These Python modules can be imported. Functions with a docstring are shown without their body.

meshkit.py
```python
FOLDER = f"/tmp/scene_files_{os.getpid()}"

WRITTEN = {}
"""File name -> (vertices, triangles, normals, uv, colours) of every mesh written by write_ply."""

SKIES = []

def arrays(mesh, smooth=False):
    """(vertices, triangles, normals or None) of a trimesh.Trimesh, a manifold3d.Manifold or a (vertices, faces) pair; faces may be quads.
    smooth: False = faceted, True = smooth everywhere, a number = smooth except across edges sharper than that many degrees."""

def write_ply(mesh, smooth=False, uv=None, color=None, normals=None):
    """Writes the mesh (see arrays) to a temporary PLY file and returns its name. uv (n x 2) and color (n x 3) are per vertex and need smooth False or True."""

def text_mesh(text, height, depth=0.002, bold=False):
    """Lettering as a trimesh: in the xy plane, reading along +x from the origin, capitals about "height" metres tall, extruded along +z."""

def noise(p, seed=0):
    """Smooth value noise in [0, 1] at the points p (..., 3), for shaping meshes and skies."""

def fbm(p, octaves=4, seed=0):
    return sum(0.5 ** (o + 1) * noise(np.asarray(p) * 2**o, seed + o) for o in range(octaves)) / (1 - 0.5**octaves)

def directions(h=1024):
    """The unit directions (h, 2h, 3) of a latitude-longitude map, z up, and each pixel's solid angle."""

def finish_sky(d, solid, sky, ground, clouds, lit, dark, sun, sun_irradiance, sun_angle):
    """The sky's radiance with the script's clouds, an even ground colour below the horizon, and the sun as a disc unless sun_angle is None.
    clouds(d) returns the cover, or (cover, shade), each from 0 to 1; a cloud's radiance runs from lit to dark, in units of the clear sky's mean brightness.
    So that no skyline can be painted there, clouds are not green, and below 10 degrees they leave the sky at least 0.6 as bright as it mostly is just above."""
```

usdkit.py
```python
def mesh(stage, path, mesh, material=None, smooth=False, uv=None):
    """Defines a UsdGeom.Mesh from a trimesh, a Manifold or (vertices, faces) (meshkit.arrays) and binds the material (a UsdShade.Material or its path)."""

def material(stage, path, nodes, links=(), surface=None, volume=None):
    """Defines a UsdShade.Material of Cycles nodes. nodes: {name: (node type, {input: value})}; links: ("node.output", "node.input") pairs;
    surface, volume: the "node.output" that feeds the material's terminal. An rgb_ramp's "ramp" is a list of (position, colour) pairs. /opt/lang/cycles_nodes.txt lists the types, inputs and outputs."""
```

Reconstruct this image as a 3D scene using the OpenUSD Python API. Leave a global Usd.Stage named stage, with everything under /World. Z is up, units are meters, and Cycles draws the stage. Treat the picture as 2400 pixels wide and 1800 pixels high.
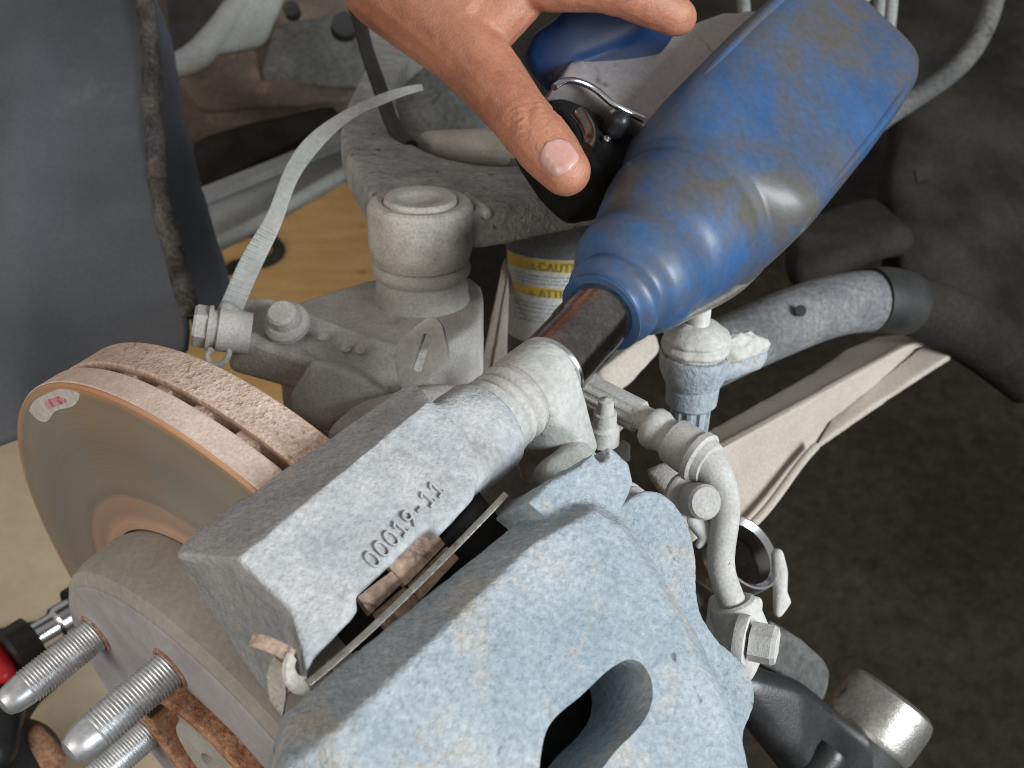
import math, random, numpy as np, trimesh, usdkit, meshkit
import manifold3d as m3
from manifold3d import Manifold, CrossSection, FillRule
from shapely.geometry import Polygon
from pxr import Usd, UsdGeom, UsdLux, UsdShade, Gf, Sdf

random.seed(4)
rng = np.random.default_rng(4)
stage = Usd.Stage.CreateInMemory()
UsdGeom.SetStageUpAxis(stage, UsdGeom.Tokens.z)
UsdGeom.SetStageMetersPerUnit(stage, 1.0)
UsdGeom.Xform.Define(stage, '/World')
UsdGeom.Scope.Define(stage, '/World/Looks')

# ------------------------------------------------------------------ camera
PITCH = math.radians(43.0)
CAMZ = 0.86                                   # metres above the workshop floor
FPX = 2500.0                                  # focal length in pixels of the 2400 wide photograph
cp, sp = math.cos(PITCH), math.sin(PITCH)
R = np.array([[1, 0, 0], [0, -sp, cp], [0, -cp, -sp]])   # survey frame (right, down, forward) -> world
C0 = np.array([0, 0, CAMZ])
cam_ = UsdGeom.Camera.Define(stage, '/World/camera')
M = np.eye(4)
M[:3, 0] = R @ [1, 0, 0]; M[:3, 1] = R @ [0, -1, 0]; M[:3, 2] = R @ [0, 0, -1]; M[:3, 3] = C0
cam_.AddTransformOp().Set(Gf.Matrix4d(*M.T.ravel().tolist()))
cam_.CreateHorizontalApertureAttr(36.0); cam_.CreateVerticalApertureAttr(27.0)
cam_.CreateFocalLengthAttr(36.0 * FPX / 2400)
cam_.CreateClippingRangeAttr(Gf.Vec2f(0.01, 100))
cam_.CreateFStopAttr(20.0); cam_.CreateFocusDistanceAttr(0.34)
cam_.CreateExposureAttr(0.95)

def cam(px, py, d):                           # photograph position at a surveyed distance -> survey frame
    return np.array([(px - 1200) / FPX * d, (py - 900) / FPX * d, d])
def cams(pts):
    return np.array([cam(*p) for p in pts])
def to_world(v):
    return np.asarray(v) @ R.T + C0

# ------------------------------------------------------------------ light (shaded workshop doorway, soft daylight from behind right)
def rect(name, pos, target, w, h, intensity, color):
    l = UsdLux.RectLight.Define(stage, '/World/' + name)
    p, t = to_world(np.array(pos)), to_world(np.array(target))
    z = (p - t) / np.linalg.norm(p - t)
    x = np.cross([0, 0, 1.0], z); x /= np.linalg.norm(x); y = np.cross(z, x)
    m = np.eye(4); m[:3, 0], m[:3, 1], m[:3, 2], m[:3, 3] = x, y, z, p
    l.AddTransformOp().Set(Gf.Matrix4d(*m.T.ravel().tolist()))
    l.CreateWidthAttr(w); l.CreateHeightAttr(h); l.CreateIntensityAttr(intensity); l.CreateColorAttr(Gf.Vec3f(*color))
    l.CreateNormalizeAttr(False)
rect('doorway_daylight', (1.2, 0.10, -0.68), (0.05, 0.03, 0.36), 0.7, 0.5, 19.0, (0.86, 0.94, 1.0))
rect('fill_light', (-1.0, 0.25, -0.9), (-0.05, 0.0, 0.4), 0.8, 0.8, 2.7, (1.0, 0.93, 0.84))  # added fill with no known source, lifts the faces turned left
dome = UsdLux.DomeLight.Define(stage, '/World/ambient')
dm = usdkit.material(stage, '/World/Looks/ambient', {'b': ('background_shader', {'color': (1.0, 0.97, 0.93), 'strength': 0.15})}, surface='b.background')
UsdShade.MaterialBindingAPI.Apply(dome.GetPrim()).Bind(dm)

# ------------------------------------------------------------------ materials
MATS = {}
def mat(name, c1, c2, scale=40, fine=0.25, fscale=500, rough=0.75, metallic=0.0, bump=0.4, bscale=900, bdist=0.0006,
        speck=None, speck_at=0.68, speck_scale=260, c3=None, c3_at=0.6, c3_scale=25, c3_w=.09, stretch=None, lo=0.35, hi=0.65, detail=4, coat=0, sss=None, spec=0.5):
    """Two tone dusty surface: broad patches c1-c2, fine mottling, optional specks and a third tone in patches."""
    n = {'g': ('geometry', {}), 'n1': ('noise_texture', {'scale': scale, 'detail': detail, 'roughness': 0.6}),
         'r1': ('rgb_ramp', {'ramp': [(lo, c1), (hi, c2)]}),
         'n2': ('noise_texture', {'scale': fscale, 'detail': 3.0, 'roughness': 0.6}),
         'mr': ('map_range', {'from_min': 0.3, 'from_max': 0.7, 'to_min': 1 - fine, 'to_max': 1 + fine}),
         'mu': ('mix_color', {'blend_type': 'multiply', 'fac': 1.0, 'use_clamp': False}),
         'cx': ('combine_xyz', {}),
         'p': ('principled_bsdf', {'roughness': rough, 'metallic': metallic, 'specular_ior_level': spec if rough < .7 else min(spec, .18)}),
         'n3': ('noise_texture', {'scale': bscale, 'detail': 4.0, 'roughness': 0.65}),
         'bp': ('bump', {'strength': bump, 'distance': bdist})}
    src = 'g.position'
    L = []
    if stretch:
        n['mp'] = ('mapping', {'scale': stretch}); L.append(('g.position', 'mp.vector')); src = 'mp.vector'
    L += [(src, 'n1.vector'), (src, 'n2.vector'), ('g.position', 'n3.vector'), ('n1.fac', 'r1.fac'), ('n2.fac', 'mr.value'),
          ('mr.result', 'cx.x'), ('mr.result', 'cx.y'), ('mr.result', 'cx.z'), ('cx.vector', 'mu.b'),
          ('n3.fac', 'bp.height'), ('bp.normal', 'p.normal')]
    out = 'r1.color'
    if c3 is not None:
        n['n4'] = ('noise_texture', {'scale': c3_scale, 'detail': 6.0, 'roughness': 0.7, 'distortion': 0.4})
        n['r4'] = ('map_range', {'from_min': c3_at, 'from_max': c3_at + c3_w, 'clamp': True})
        n['m4'] = ('mix_color', {'blend_type': 'mix', 'b': c3})
        L += [('g.position', 'n4.vector'), ('n4.fac', 'r4.value'), ('r4.result', 'm4.fac'), (out, 'm4.a')]; out = 'm4.result'
    L.append((out, 'mu.a')); out = 'mu.result'
    if speck is not None:
        n['n5'] = ('noise_texture', {'scale': speck_scale, 'detail': 2.0})
        n['r5'] = ('map_range', {'from_min': speck_at, 'from_max': speck_at + 0.05, 'clamp': True})
        n['m5'] = ('mix_color', {'blend_type': 'mix', 'b': speck})
        L += [('g.position', 'n5.vector'), ('n5.fac', 'r5.value'), ('r5.result', 'm5.fac'), (out, 'm5.a')]; out = 'm5.result'
    L.append((out, 'p.base_color'))
    if coat: n['p'][1].update(coat_weight=coat, coat_roughness=0.2)
    if sss: n['p'][1].update(subsurface_weight=sss, subsurface_radius=(1.0, 0.35, 0.2), subsurface_scale=0.004)
    MATS[name] = usdkit.material(stage, '/World/Looks/' + name, n, L, surface='p.BSDF')
    return MATS[name]

mat('caliper_cast', (.245, .295, .33), (.375, .405, .425), scale=34, fine=.20, fscale=620, stretch=(1, 1, .4), speck=(.13, .14, .145), speck_at=.71, speck_scale=130,
    c3=(.41, .38, .335), c3_at=.52, c3_w=.16, c3_scale=48, bump=.9, bscale=460, bdist=.0012, rough=.8, lo=.32, hi=.68)
mat('bracket_cast', (.31, .325, .34), (.46, .45, .44), scale=40, fine=.18, fscale=620, stretch=(1, 1, .45), speck=(.14, .14, .15), speck_at=.75,
    c3=(.30, .285, .27), c3_at=.55, c3_w=.16, c3_scale=48, bump=.8, bscale=750, bdist=.0009, rough=.8)
mat('ear_cast', (.36, .355, .33), (.46, .45, .42), scale=45, fine=.15, bump=.5, speck=(.08, .09, .1), speck_at=.78, speck_scale=120, c3=(.46, .38, .30), c3_at=.66)
mat('dust_gray', (.40, .37, .33), (.53, .495, .45), scale=55, fine=.2, fscale=900, bump=.5, c3=(.30, .265, .23), c3_at=.56, c3_w=.2, c3_scale=40)
mat('dust_rub', (.38, .36, .33), (.49, .465, .43), scale=60, fine=.16, fscale=900, bump=.4, bscale=700, c3=(.34, .315, .285), c3_at=.58, c3_w=.2, c3_scale=45)
mat('dust_rough', (.27, .265, .26), (.40, .39, .37), scale=70, fine=.22, fscale=350, bump=.7, bscale=280, bdist=.0014, speck=(.07, .07, .07), speck_at=.67, speck_scale=190)
mat('dust_white', (.45, .43, .395), (.56, .535, .495), scale=60, fine=.12, bump=.5)
mat('rotor_rim', (.66, .50, .42), (.76, .60, .51), scale=120, fine=.14, fscale=900, bump=.35, bscale=900, bdist=.0007, rough=.85)
mat('rotor_rim_pitted', (.58, .42, .33), (.72, .55, .45), scale=120, fine=.25, fscale=800, bump=.8, bscale=420, bdist=.0011, speck=(.40, .26, .18), speck_at=.62, speck_scale=420, rough=.9, c3=(.50, .36, .26), c3_at=.55, c3_w=.15, c3_scale=90)
mat('rotor_vane', (.30, .20, .15), (.45, .32, .25), scale=120, bump=.6)
mat('hat_gray', (.36, .33, .30), (.46, .42, .38), scale=30, fine=.10, bump=.3, c3=(.40, .32, .26), c3_at=.62)
mat('hat_face', (.40, .38, .39), (.52, .50, .52), scale=40, fine=.08, bump=.25, rough=.55, c3=(.44, .38, .34), c3_at=.62)
mat('rust', (.34, .15, .085), (.55, .32, .20), scale=150, fine=.35, bump=.9, bscale=600, bdist=.001, c3=(.50, .38, .28), c3_at=.55, c3_scale=90)
mat('pad_rust', (.26, .17, .13), (.46, .33, .25), scale=130, fine=.3, bump=.6, c3=(.13, .09, .075), c3_at=.58, c3_scale=70)
mat('hub_beige', (.36, .33, .27), (.44, .40, .34), scale=50, fine=.08, bump=.2)
mat('zinc', (.70, .72, .73), (.86, .88, .90), scale=160, fine=.15, rough=.40, metallic=.8, bump=.1)
mat('chrome', (.72, .74, .76), (.85, .87, .9), scale=30, fine=.05, rough=.2, metallic=1.0, bump=.05, c3=(.5, .45, .4), c3_at=.7)
mat('chrome_dark', (.20, .185, .18), (.34, .31, .30), scale=90, fine=.25, fscale=700, rough=.20, metallic=1.0, bump=.15, bscale=400, speck=(.7, .68, .66), speck_at=.76, speck_scale=420)
mat('steel_worn', (.42, .40, .36), (.58, .55, .50), scale=60, fine=.2, rough=.35, metallic=.85, bump=.3, c3=(.16, .14, .11), c3_at=.55, c3_scale=45)
mat('blue_paint', (.021, .068, .165), (.036, .108, .25), scale=16, fine=.12, fscale=350, rough=.46, bump=.15, bscale=400, c3=(.085, .078, .073), c3_at=.37, c3_w=.2, c3_scale=15, speck=(.16, .14, .12), speck_at=.72, speck_scale=60, coat=.08)
mat('blue_clean', (.008, .030, .095), (.012, .042, .125), scale=22, fine=.1, rough=.35, bump=.1)
mat('gun_metal', (.36, .32, .305), (.46, .41, .39), scale=25, fine=.12, rough=.38, metallic=.55, bump=.12, c3=(.17, .14, .13), c3_at=.55, c3_scale=20)
mat('gun_black', (.012, .012, .013), (.03, .03, .03), rough=.35, bump=.2)
mat('strap_gray', (.25, .25, .235), (.32, .318, .30), scale=60, fine=.15, rough=.6, bump=.3)
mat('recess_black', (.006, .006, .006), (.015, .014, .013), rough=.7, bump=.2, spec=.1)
mat('skin', (.35, .140, .080), (.47, .205, .125), scale=42, fine=.12, fscale=1100, rough=.46, bump=.75, bscale=900, bdist=.0005, c3=(.26, .095, .060), c3_at=.53, c3_w=.2, c3_scale=34, sss=.2, speck=(.17, .08, .055), speck_at=.72, speck_scale=130)
mat('skin_tip', (.62, .30, .22), (.66, .34, .25), scale=45, fine=.07, rough=.45, bump=.3, bscale=1100, bdist=.0004, sss=.25)
mat('nail', (.58, .27, .22), (.66, .35, .29), scale=120, fine=.05, rough=.25, bump=.05, sss=.2)
mat('black_rubber', (.070, .078, .092), (.115, .124, .142), scale=6, fine=.10, fscale=500, rough=.62, bump=.2, bscale=700, speck=(.22, .225, .24), speck_at=.80, speck_scale=55, c3=(.15, .158, .175), c3_at=.60, c3_w=.2, c3_scale=12)
mat('bead_rubber', (.05, .048, .045), (.16, .145, .13), scale=90, fine=.4, rough=.8, bump=1.0, bscale=260, bdist=.003)
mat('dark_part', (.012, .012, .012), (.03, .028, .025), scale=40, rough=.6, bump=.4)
mat('grime', (.014, .012, .0095), (.036, .031, .025), scale=18, fine=.3, rough=.85, bump=.5, bscale=200, bdist=.0015)
mat('grime_brown', (.09, .07, .055), (.16, .125, .10), scale=20, fine=.25, rough=.85, bump=.6, bscale=150, bdist=.002, c3=(.24, .16, .12), c3_at=.58, c3_scale=14)
mat('grime_gray', (.085, .085, .08), (.15, .143, .132), scale=22, fine=.3, fscale=260, rough=.85, bump=.6, bscale=220, bdist=.002, c3=(.05, .047, .043), c3_at=.6)
mat('beam_gray', (.24, .24, .225), (.33, .325, .30), scale=20, fine=.18, rough=.8, bump=.3)
mat('plywood', (.47, .27, .10), (.56, .34, .14), scale=9, fine=.12, fscale=90, stretch=(1, 6, 1), rough=.7, bump=.2, bscale=150, speck=(.30, .12, .04), speck_at=.75, speck_scale=30)
mat('cardboard', (.50, .40, .27), (.57, .46, .32), scale=9, fine=.06, fscale=90, rough=.85, bump=.2, bscale=150)
mat('tan_arm', (.40, .34, .28), (.50, .43, .36), scale=16, fine=.14, fscale=700, rough=.75, bump=.3, bscale=600)
mat('floor', (.017, .0125, .0075), (.033, .0255, .017), scale=5, fine=.35, fscale=60, rough=.8, bump=.5, bscale=120, bdist=.004, speck=(.10, .09, .075), speck_at=.80, speck_scale=40, c3=(.030, .027, .021), c3_at=.56, c3_w=.2, c3_scale=5)
mat('arm_gray', (.14, .14, .145), (.215, .212, .21), scale=40, fine=.3, fscale=420, rough=.85, bump=.6, bscale=260, bdist=.0015, c3=(.09, .088, .085), c3_at=.55, c3_w=.2, c3_scale=22)
mat('red_plastic', (.55, .02, .02), (.62, .03, .03), rough=.3, bump=.05, fine=.05)
mat('white_label', (.52, .52, .50), (.62, .61, .59), scale=50, fine=.2, fscale=500, rough=.5, bump=.1)
mat('yellow_label', (.62, .42, .05), (.68, .48, .09), scale=50, fine=.1, rough=.5, bump=.1)
mat('label_ink', (.22, .19, .06), (.30, .26, .1), rough=.6, bump=.05)
mat('label_gray', (.30, .30, .29), (.36, .36, .35), rough=.6, bump=.05)
mat('white_paint', (.62, .57, .52), (.76, .73, .70), scale=200, rough=.5, bump=.1, fine=.1)
mat('red_paint', (.62, .14, .18), (.76, .46, .47), scale=260, fine=.15, rough=.5, bump=.1, lo=.42, hi=.62)
mat('blue_mark', (.20, .36, .52), (.25, .42, .58), rough=.6)
mat('shock_gray', (.10, .105, .11), (.17, .17, .17), scale=40, fine=.2, rough=.6, bump=.3)

# ------------------------------------------------------------------ scene graph
USED = {}
def numbered(path):
    k = USED.get(path, 0); USED[path] = k + 1
    return path if k == 0 else f'{path}_{k:03d}'
class Thing:
    def __init__(self, name, label, cat, group=None):
        self.path = numbered('/World/' + name); self.meta = dict(label=label, category=cat)
        if group: self.meta['group'] = group
        self.parts = []
    def part(self, name, mesh, material, smooth=40, parent=None, label=None, kind=None):
        p = numbered((parent or self.path) + '/' + name)
        self.parts.append((p, mesh, material, smooth, label, kind)); return p
    def done(self):
        ms = [(p, as_tm(m), a, s, l, k) for p, m, a, s, l, k in self.parts]
        allv = np.vstack([to_world(m.vertices) for _, m, *_ in ms])
        base = np.array([allv[:, 0].mean(), allv[:, 1].mean(), allv[:, 2].min()])
        x = UsdGeom.Xform.Define(stage, self.path); x.AddTranslateOp().Set(Gf.Vec3d(*base.tolist()))
        for k, v in self.meta.items(): x.GetPrim().SetCustomDataByKey(k, v)
        for p, m, a, s, l, k in ms:
            w = trimesh.Trimesh(to_world(m.vertices) - base, m.faces, process=False)
            g = usdkit.mesh(stage, p, w, MATS[a], smooth=s)
            if l: g.GetPrim().SetCustomDataByKey('label', l)
            if k: g.GetPrim().SetCustomDataByKey('kind', k)
def single(name, mesh, material, label=None, cat=None, kind=None, smooth=40, group=None, world=False):
    m = as_tm(mesh); v = m.vertices if world else to_world(m.vertices)
    g = usdkit.mesh(stage, numbered('/World/' + name), trimesh.Trimesh(v, m.faces, process=False), MATS[material], smooth=smooth).GetPrim()
    for k, val in (('label', label), ('category', cat), ('kind', kind), ('group', group)):
        if val: g.SetCustomDataByKey(k, val)

# ------------------------------------------------------------------ mesh tools (survey frame)
def as_tm(m):
    if isinstance(m, Manifold):
        q = m.to_mesh(); return trimesh.Trimesh(q.vert_properties[:, :3], q.tri_verts, process=False)
    return m
def as_man(t):
    return Manifold(m3.Mesh(np.asarray(t.vertices, np.float32), np.asarray(t.faces, np.uint32)))
def unit(v): v = np.asarray(v, float); return v / np.linalg.norm(v)
def join(*ms): return trimesh.util.concatenate([as_tm(m) for m in ms])
def soft(m, L=.0025, it=4, amp=0.0, fs=120, seed=0, taubin=False):
    m = as_tm(m.refine_to_length(L) if isinstance(m, Manifold) else m)
    m = trimesh.Trimesh(m.vertices, m.faces, process=True)
    if it:
        if taubin: trimesh.smoothing.filter_taubin(m, iterations=it)
        else: trimesh.smoothing.filter_laplacian(m, iterations=it)
    if amp:
        d = meshkit.fbm(np.asarray(m.vertices) * fs + 50, 3, seed) - .5
        m.vertices = m.vertices + m.vertex_normals * (d * 2 * amp)[:, None]
    return m
def ball(p, r, n=20): return Manifold.sphere(r, n).translate(np.asarray(p, float).tolist())
def hull(*pr): return Manifold.batch_hull([ball(p, r) for p, r in pr])
def chain(pr): return Manifold.batch_boolean([hull(a, b) for a, b in zip(pr[:-1], pr[1:])], m3.OpType.Add)
def union(*ms): return Manifold.batch_boolean(list(ms), m3.OpType.Add)
def spline(pts, n=40):
    from scipy.interpolate import CubicSpline
    pts = np.asarray(pts, float); t = np.r_[0, np.cumsum(np.linalg.norm(np.diff(pts[:, :3], axis=0), axis=1))]
    return CubicSpline(t, pts)(np.linspace(0, t[-1], n))
def rings(rs, cap=True):
    n, k = len(rs), len(rs[0]); v = np.vstack(rs); f = []
    for i in range(n - 1):
        for j in range(k):
            a, b = i * k + j, i * k + (j + 1) % k
            f += [[a, b, b + k], [a, b + k, a + k]]
    if cap:
        v = np.vstack([v, rs[0].mean(0), rs[-1].mean(0)]); c0, c1 = n * k, n * k + 1
        for j in range(k):
            f += [[c0, (j + 1) % k, j], [c1, (n - 1) * k + j, (n - 1) * k + (j + 1) % k]]
    m = trimesh.Trimesh(v, f, process=False); 
    if m.volume < 0: m.invert()
    return m
def perp(ax):
    ax = unit(ax); h = np.array([0, 0, 1.0]) if abs(ax[2]) < .9 else np.array([1.0, 0, 0])
    a = unit(np.cross(ax, h)); return a, np.cross(ax, a)
def tube(path, r, n=18, m=None, flat=None, up=None):
    """Swept tube through path; r one radius or one for each given point; flat=(wide, thin) for a strap whose thin side is along up."""
    path = np.asarray(path, float); r = np.broadcast_to(np.asarray(r, float), (len(path),))
    q = spline(np.c_[path, r], m or max(16, 8 * len(path))) if len(path) > 2 else np.c_[path, r]
    p, rr = q[:, :3], q[:, 3]; t = np.gradient(p, axis=0); t /= np.linalg.norm(t, axis=1)[:, None]
    a = perp(t[0])[0] if up is None else unit(np.asarray(up, float)); out = []; th = np.linspace(0, 2 * np.pi, n, endpoint=False)
    for i in range(len(p)):
        a = unit(a - t[i] * (a @ t[i])); b = np.cross(t[i], a)
        w, h = (rr[i], rr[i]) if flat is None else (rr[i], rr[i] * flat)
        c, s = np.cos(th), np.sin(th)
        if flat is not None: c, s = np.sign(c) * np.abs(c) ** .35, np.sign(s) * np.abs(s) ** .35
        out.append(p[i] + (c * h)[:, None] * a + (s * w)[:, None] * b)
    return rings(out)
def lathe(o, ax, prof, n=48, closed=False, cap=True):
    """Profile [(along, radius)] turned about the axis at o."""
    ax = unit(ax); a, b = perp(ax); th = np.linspace(0, 2 * np.pi, n, endpoint=False)
    cs = np.cos(th)[:, None] * a + np.sin(th)[:, None] * b
    rs = [np.asarray(o) + ax * h + cs * max(r, 1e-5) for h, r in prof]
    if closed: rs.append(rs[0])
    m = rings(rs, cap=cap and not closed)
    if closed: m = trimesh.Trimesh(m.vertices, m.faces, process=True); (m.invert() if m.volume < 0 else None)
    return m
def arc(h0, r0, h1, r1, bulge, k=6):
    """profile points from (h0,r0) to (h1,r1) with a round bulge outwards"""
    t = np.linspace(0, 1, k); return [(h0 + (h1 - h0) * s, r0 + (r1 - r0) * s + bulge * math.sin(math.pi * s)) for s in t]
class Fr:
    def __init__(self, o, ex, ey, ez): self.o = np.asarray(o, float); self.A = np.stack([ex, ey, ez], 1)
    def w(self, loc): return np.asarray(loc) @ self.A.T + self.o
    def loc(self, p): return (np.asarray(p) - self.o) @ self.A
    def hit(self, px, py, z):
        d = cam(px, py, 1.0); ez = self.A[:, 2]; s = (z + self.o @ ez) / (d @ ez); return self.loc(d * s)[:2]
    def hits(self, pts, z): return [tuple(self.hit(x, y, z)) for x, y in pts]
    def place(self, man):
        m = as_tm(man); v = self.w(m.vertices); f = m.faces
        if np.linalg.det(self.A) < 0: f = f[:, ::-1]
        return as_man(trimesh.Trimesh(v, f, process=False))
    def slab(self, pts, z0, z1, zp=None, off=0, xy=False):
        """outline seen in the photograph on the plane zp, extruded between z0 and z1 along the frame's own z"""
        q = pts if xy else self.hits(pts, z1 if zp is None else zp)
        cs = CrossSection([np.array(q, float).tolist()], FillRule.NonZero)
        if cs.area() < 1e-12: cs = CrossSection([np.array(q[::-1], float).tolist()], FillRule.NonZero)
        if off: cs = cs.offset(off, m3.JoinType.Round)
        return self.place(Manifold.extrude(cs, abs(z1 - z0)).translate([0, 0, min(z0, z1)]))
def plane_fr(p, normal, xdir):
    ez = unit(normal); ex = unit(np.asarray(xdir) - ez * (np.asarray(xdir) @ ez)); return Fr(p, ex, np.cross(ez, ex), ez)
def plate(pts3, thick, normal=None):
    """plate from 3-D outline points (nearly flat), thickness along its normal away from the viewer"""
    p = np.asarray(pts3, float); c = p.mean(0)
    u, s, vt = np.linalg.svd(p - c); nz = vt[2] if normal is None else unit(normal)
    if nz @ c < 0: nz = -nz
    fr = plane_fr(c, nz, vt[0]); q = fr.loc(p)[:, :2]
    return fr.slab([tuple(x) for x in q], 0, thick, xy=True), fr
def bx(fr, c, s): return fr.place(Manifold.cube(list(s), True).translate(list(c)))

def flat(pts, anchors, thick, it=0, L=.004, amp=0.0, fs=80):
    a, b, c = cams(anchors); f = plane_fr(a, np.cross(b - a, c - a) * (1 if np.cross(b - a, c - a) @ a < 0 else -1), b - a)
    m = f.slab(pts, -thick, 0, zp=0); return soft(m, L, it, amp=amp, fs=fs) if it or amp else as_tm(m)
UP = np.array([0, -cp, -sp]); UPX = np.array([1.0, 0, 0])

# ------------------------------------------------------------------ wheel axis, surveyed from the rotor
AC = np.array([-.09006, .13147, .40988]); AN = unit([-.62713, .53113, -.56974])
AN = unit(AN - UP * (AN @ UP)); AT = np.cross(UP, AN); AT = AT if AT[0] > 0 else -AT      # AT: level, towards the viewer's right
def radial(phi): return math.cos(phi) * UP + math.sin(phi) * AT
def phi_of(p): q = p - AC; return math.atan2(q @ AT, q @ UP)
def cyl_hit(px, py, rho):
    d = cam(px, py, 1.); o = -AC; dp = d - AN * (d @ AN); op = o - AN * (o @ AN)
    A, B, C = dp @ dp, 2 * dp @ op, op @ op - rho * rho; s = (-B - math.sqrt(max(B * B - 4 * A * C, 0))) / (2 * A); return d * s
def wheel_fr(phi): ez = radial(phi); return Fr(AC, AN, np.cross(ez, AN), ez)

exec_order = []
#@STRUCT
# ================================================================== setting
def world_box(lo, hi): return trimesh.creation.box(bounds=[lo, hi])
def grid(x0, x1, y0, y1, nx, ny, z, amp, fs, seed):
    X, Y = np.meshgrid(np.linspace(x0, x1, nx), np.linspace(y0, y1, ny)); P = np.c_[X.ravel(), Y.ravel(), np.zeros(X.size)]
    P[:, 2] = z + amp * (meshkit.fbm(P * fs + 9, 3, seed) - .5); f = []
    for j in range(ny - 1):
        for i in range(nx - 1):
            a = j * nx + i; f += [[a, a + 1, a + nx + 1], [a, a + nx + 1, a + nx]]
    return trimesh.Trimesh(P, f, process=False)
single('floor', grid(-8, 8, -6, 10, 120, 120, 0, .004, 3, 2), 'floor', kind='structure', world=True, smooth=True)
def floor_at(px, py, z=0.0):
    d = R @ cam(px, py, 1.0); s = (z - CAMZ) / d[2]; return C0 + d * s
def floor_slab(pts, z0, z1):
    q = [tuple(floor_at(x, y, z1)[:2]) for x, y in pts]
    cs = CrossSection([np.array(q).tolist()], FillRule.NonZero)
    if cs.area() < 1e-9: cs = CrossSection([np.array(q[::-1]).tolist()], FillRule.NonZero)
    return as_tm(Manifold.extrude(cs, z1 - z0).translate([0, 0, z0]))
single('plywood_sheet', floor_slab([(120, 1010), (470, 440), (1030, 310), (1075, 560), (1010, 860), (600, 960)], .001, .012), 'plywood', 'orange tinted plywood sheet lying on the floor behind the knuckle', 'plywood', world=True, smooth=False)
single('cardboard_sheet', floor_slab([(-260, 1120), (150, 985), (420, 1000), (330, 1360), (150, 1428), (-180, 1500)], .001, .008), 'cardboard', 'beige cardboard sheet on the floor left of the brake rotor', 'cardboard', world=True, smooth=False)
hoop = tube([floor_at(*p, .016) for p in [(548, 560), (590, 545), (640, 565), (655, 590), (620, 615), (570, 618), (535, 640)]], .008, 10)
single('cable_loop', hoop, 'grime', 'dark loop of cable lying on the orange plywood', 'cable', world=True)

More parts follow.
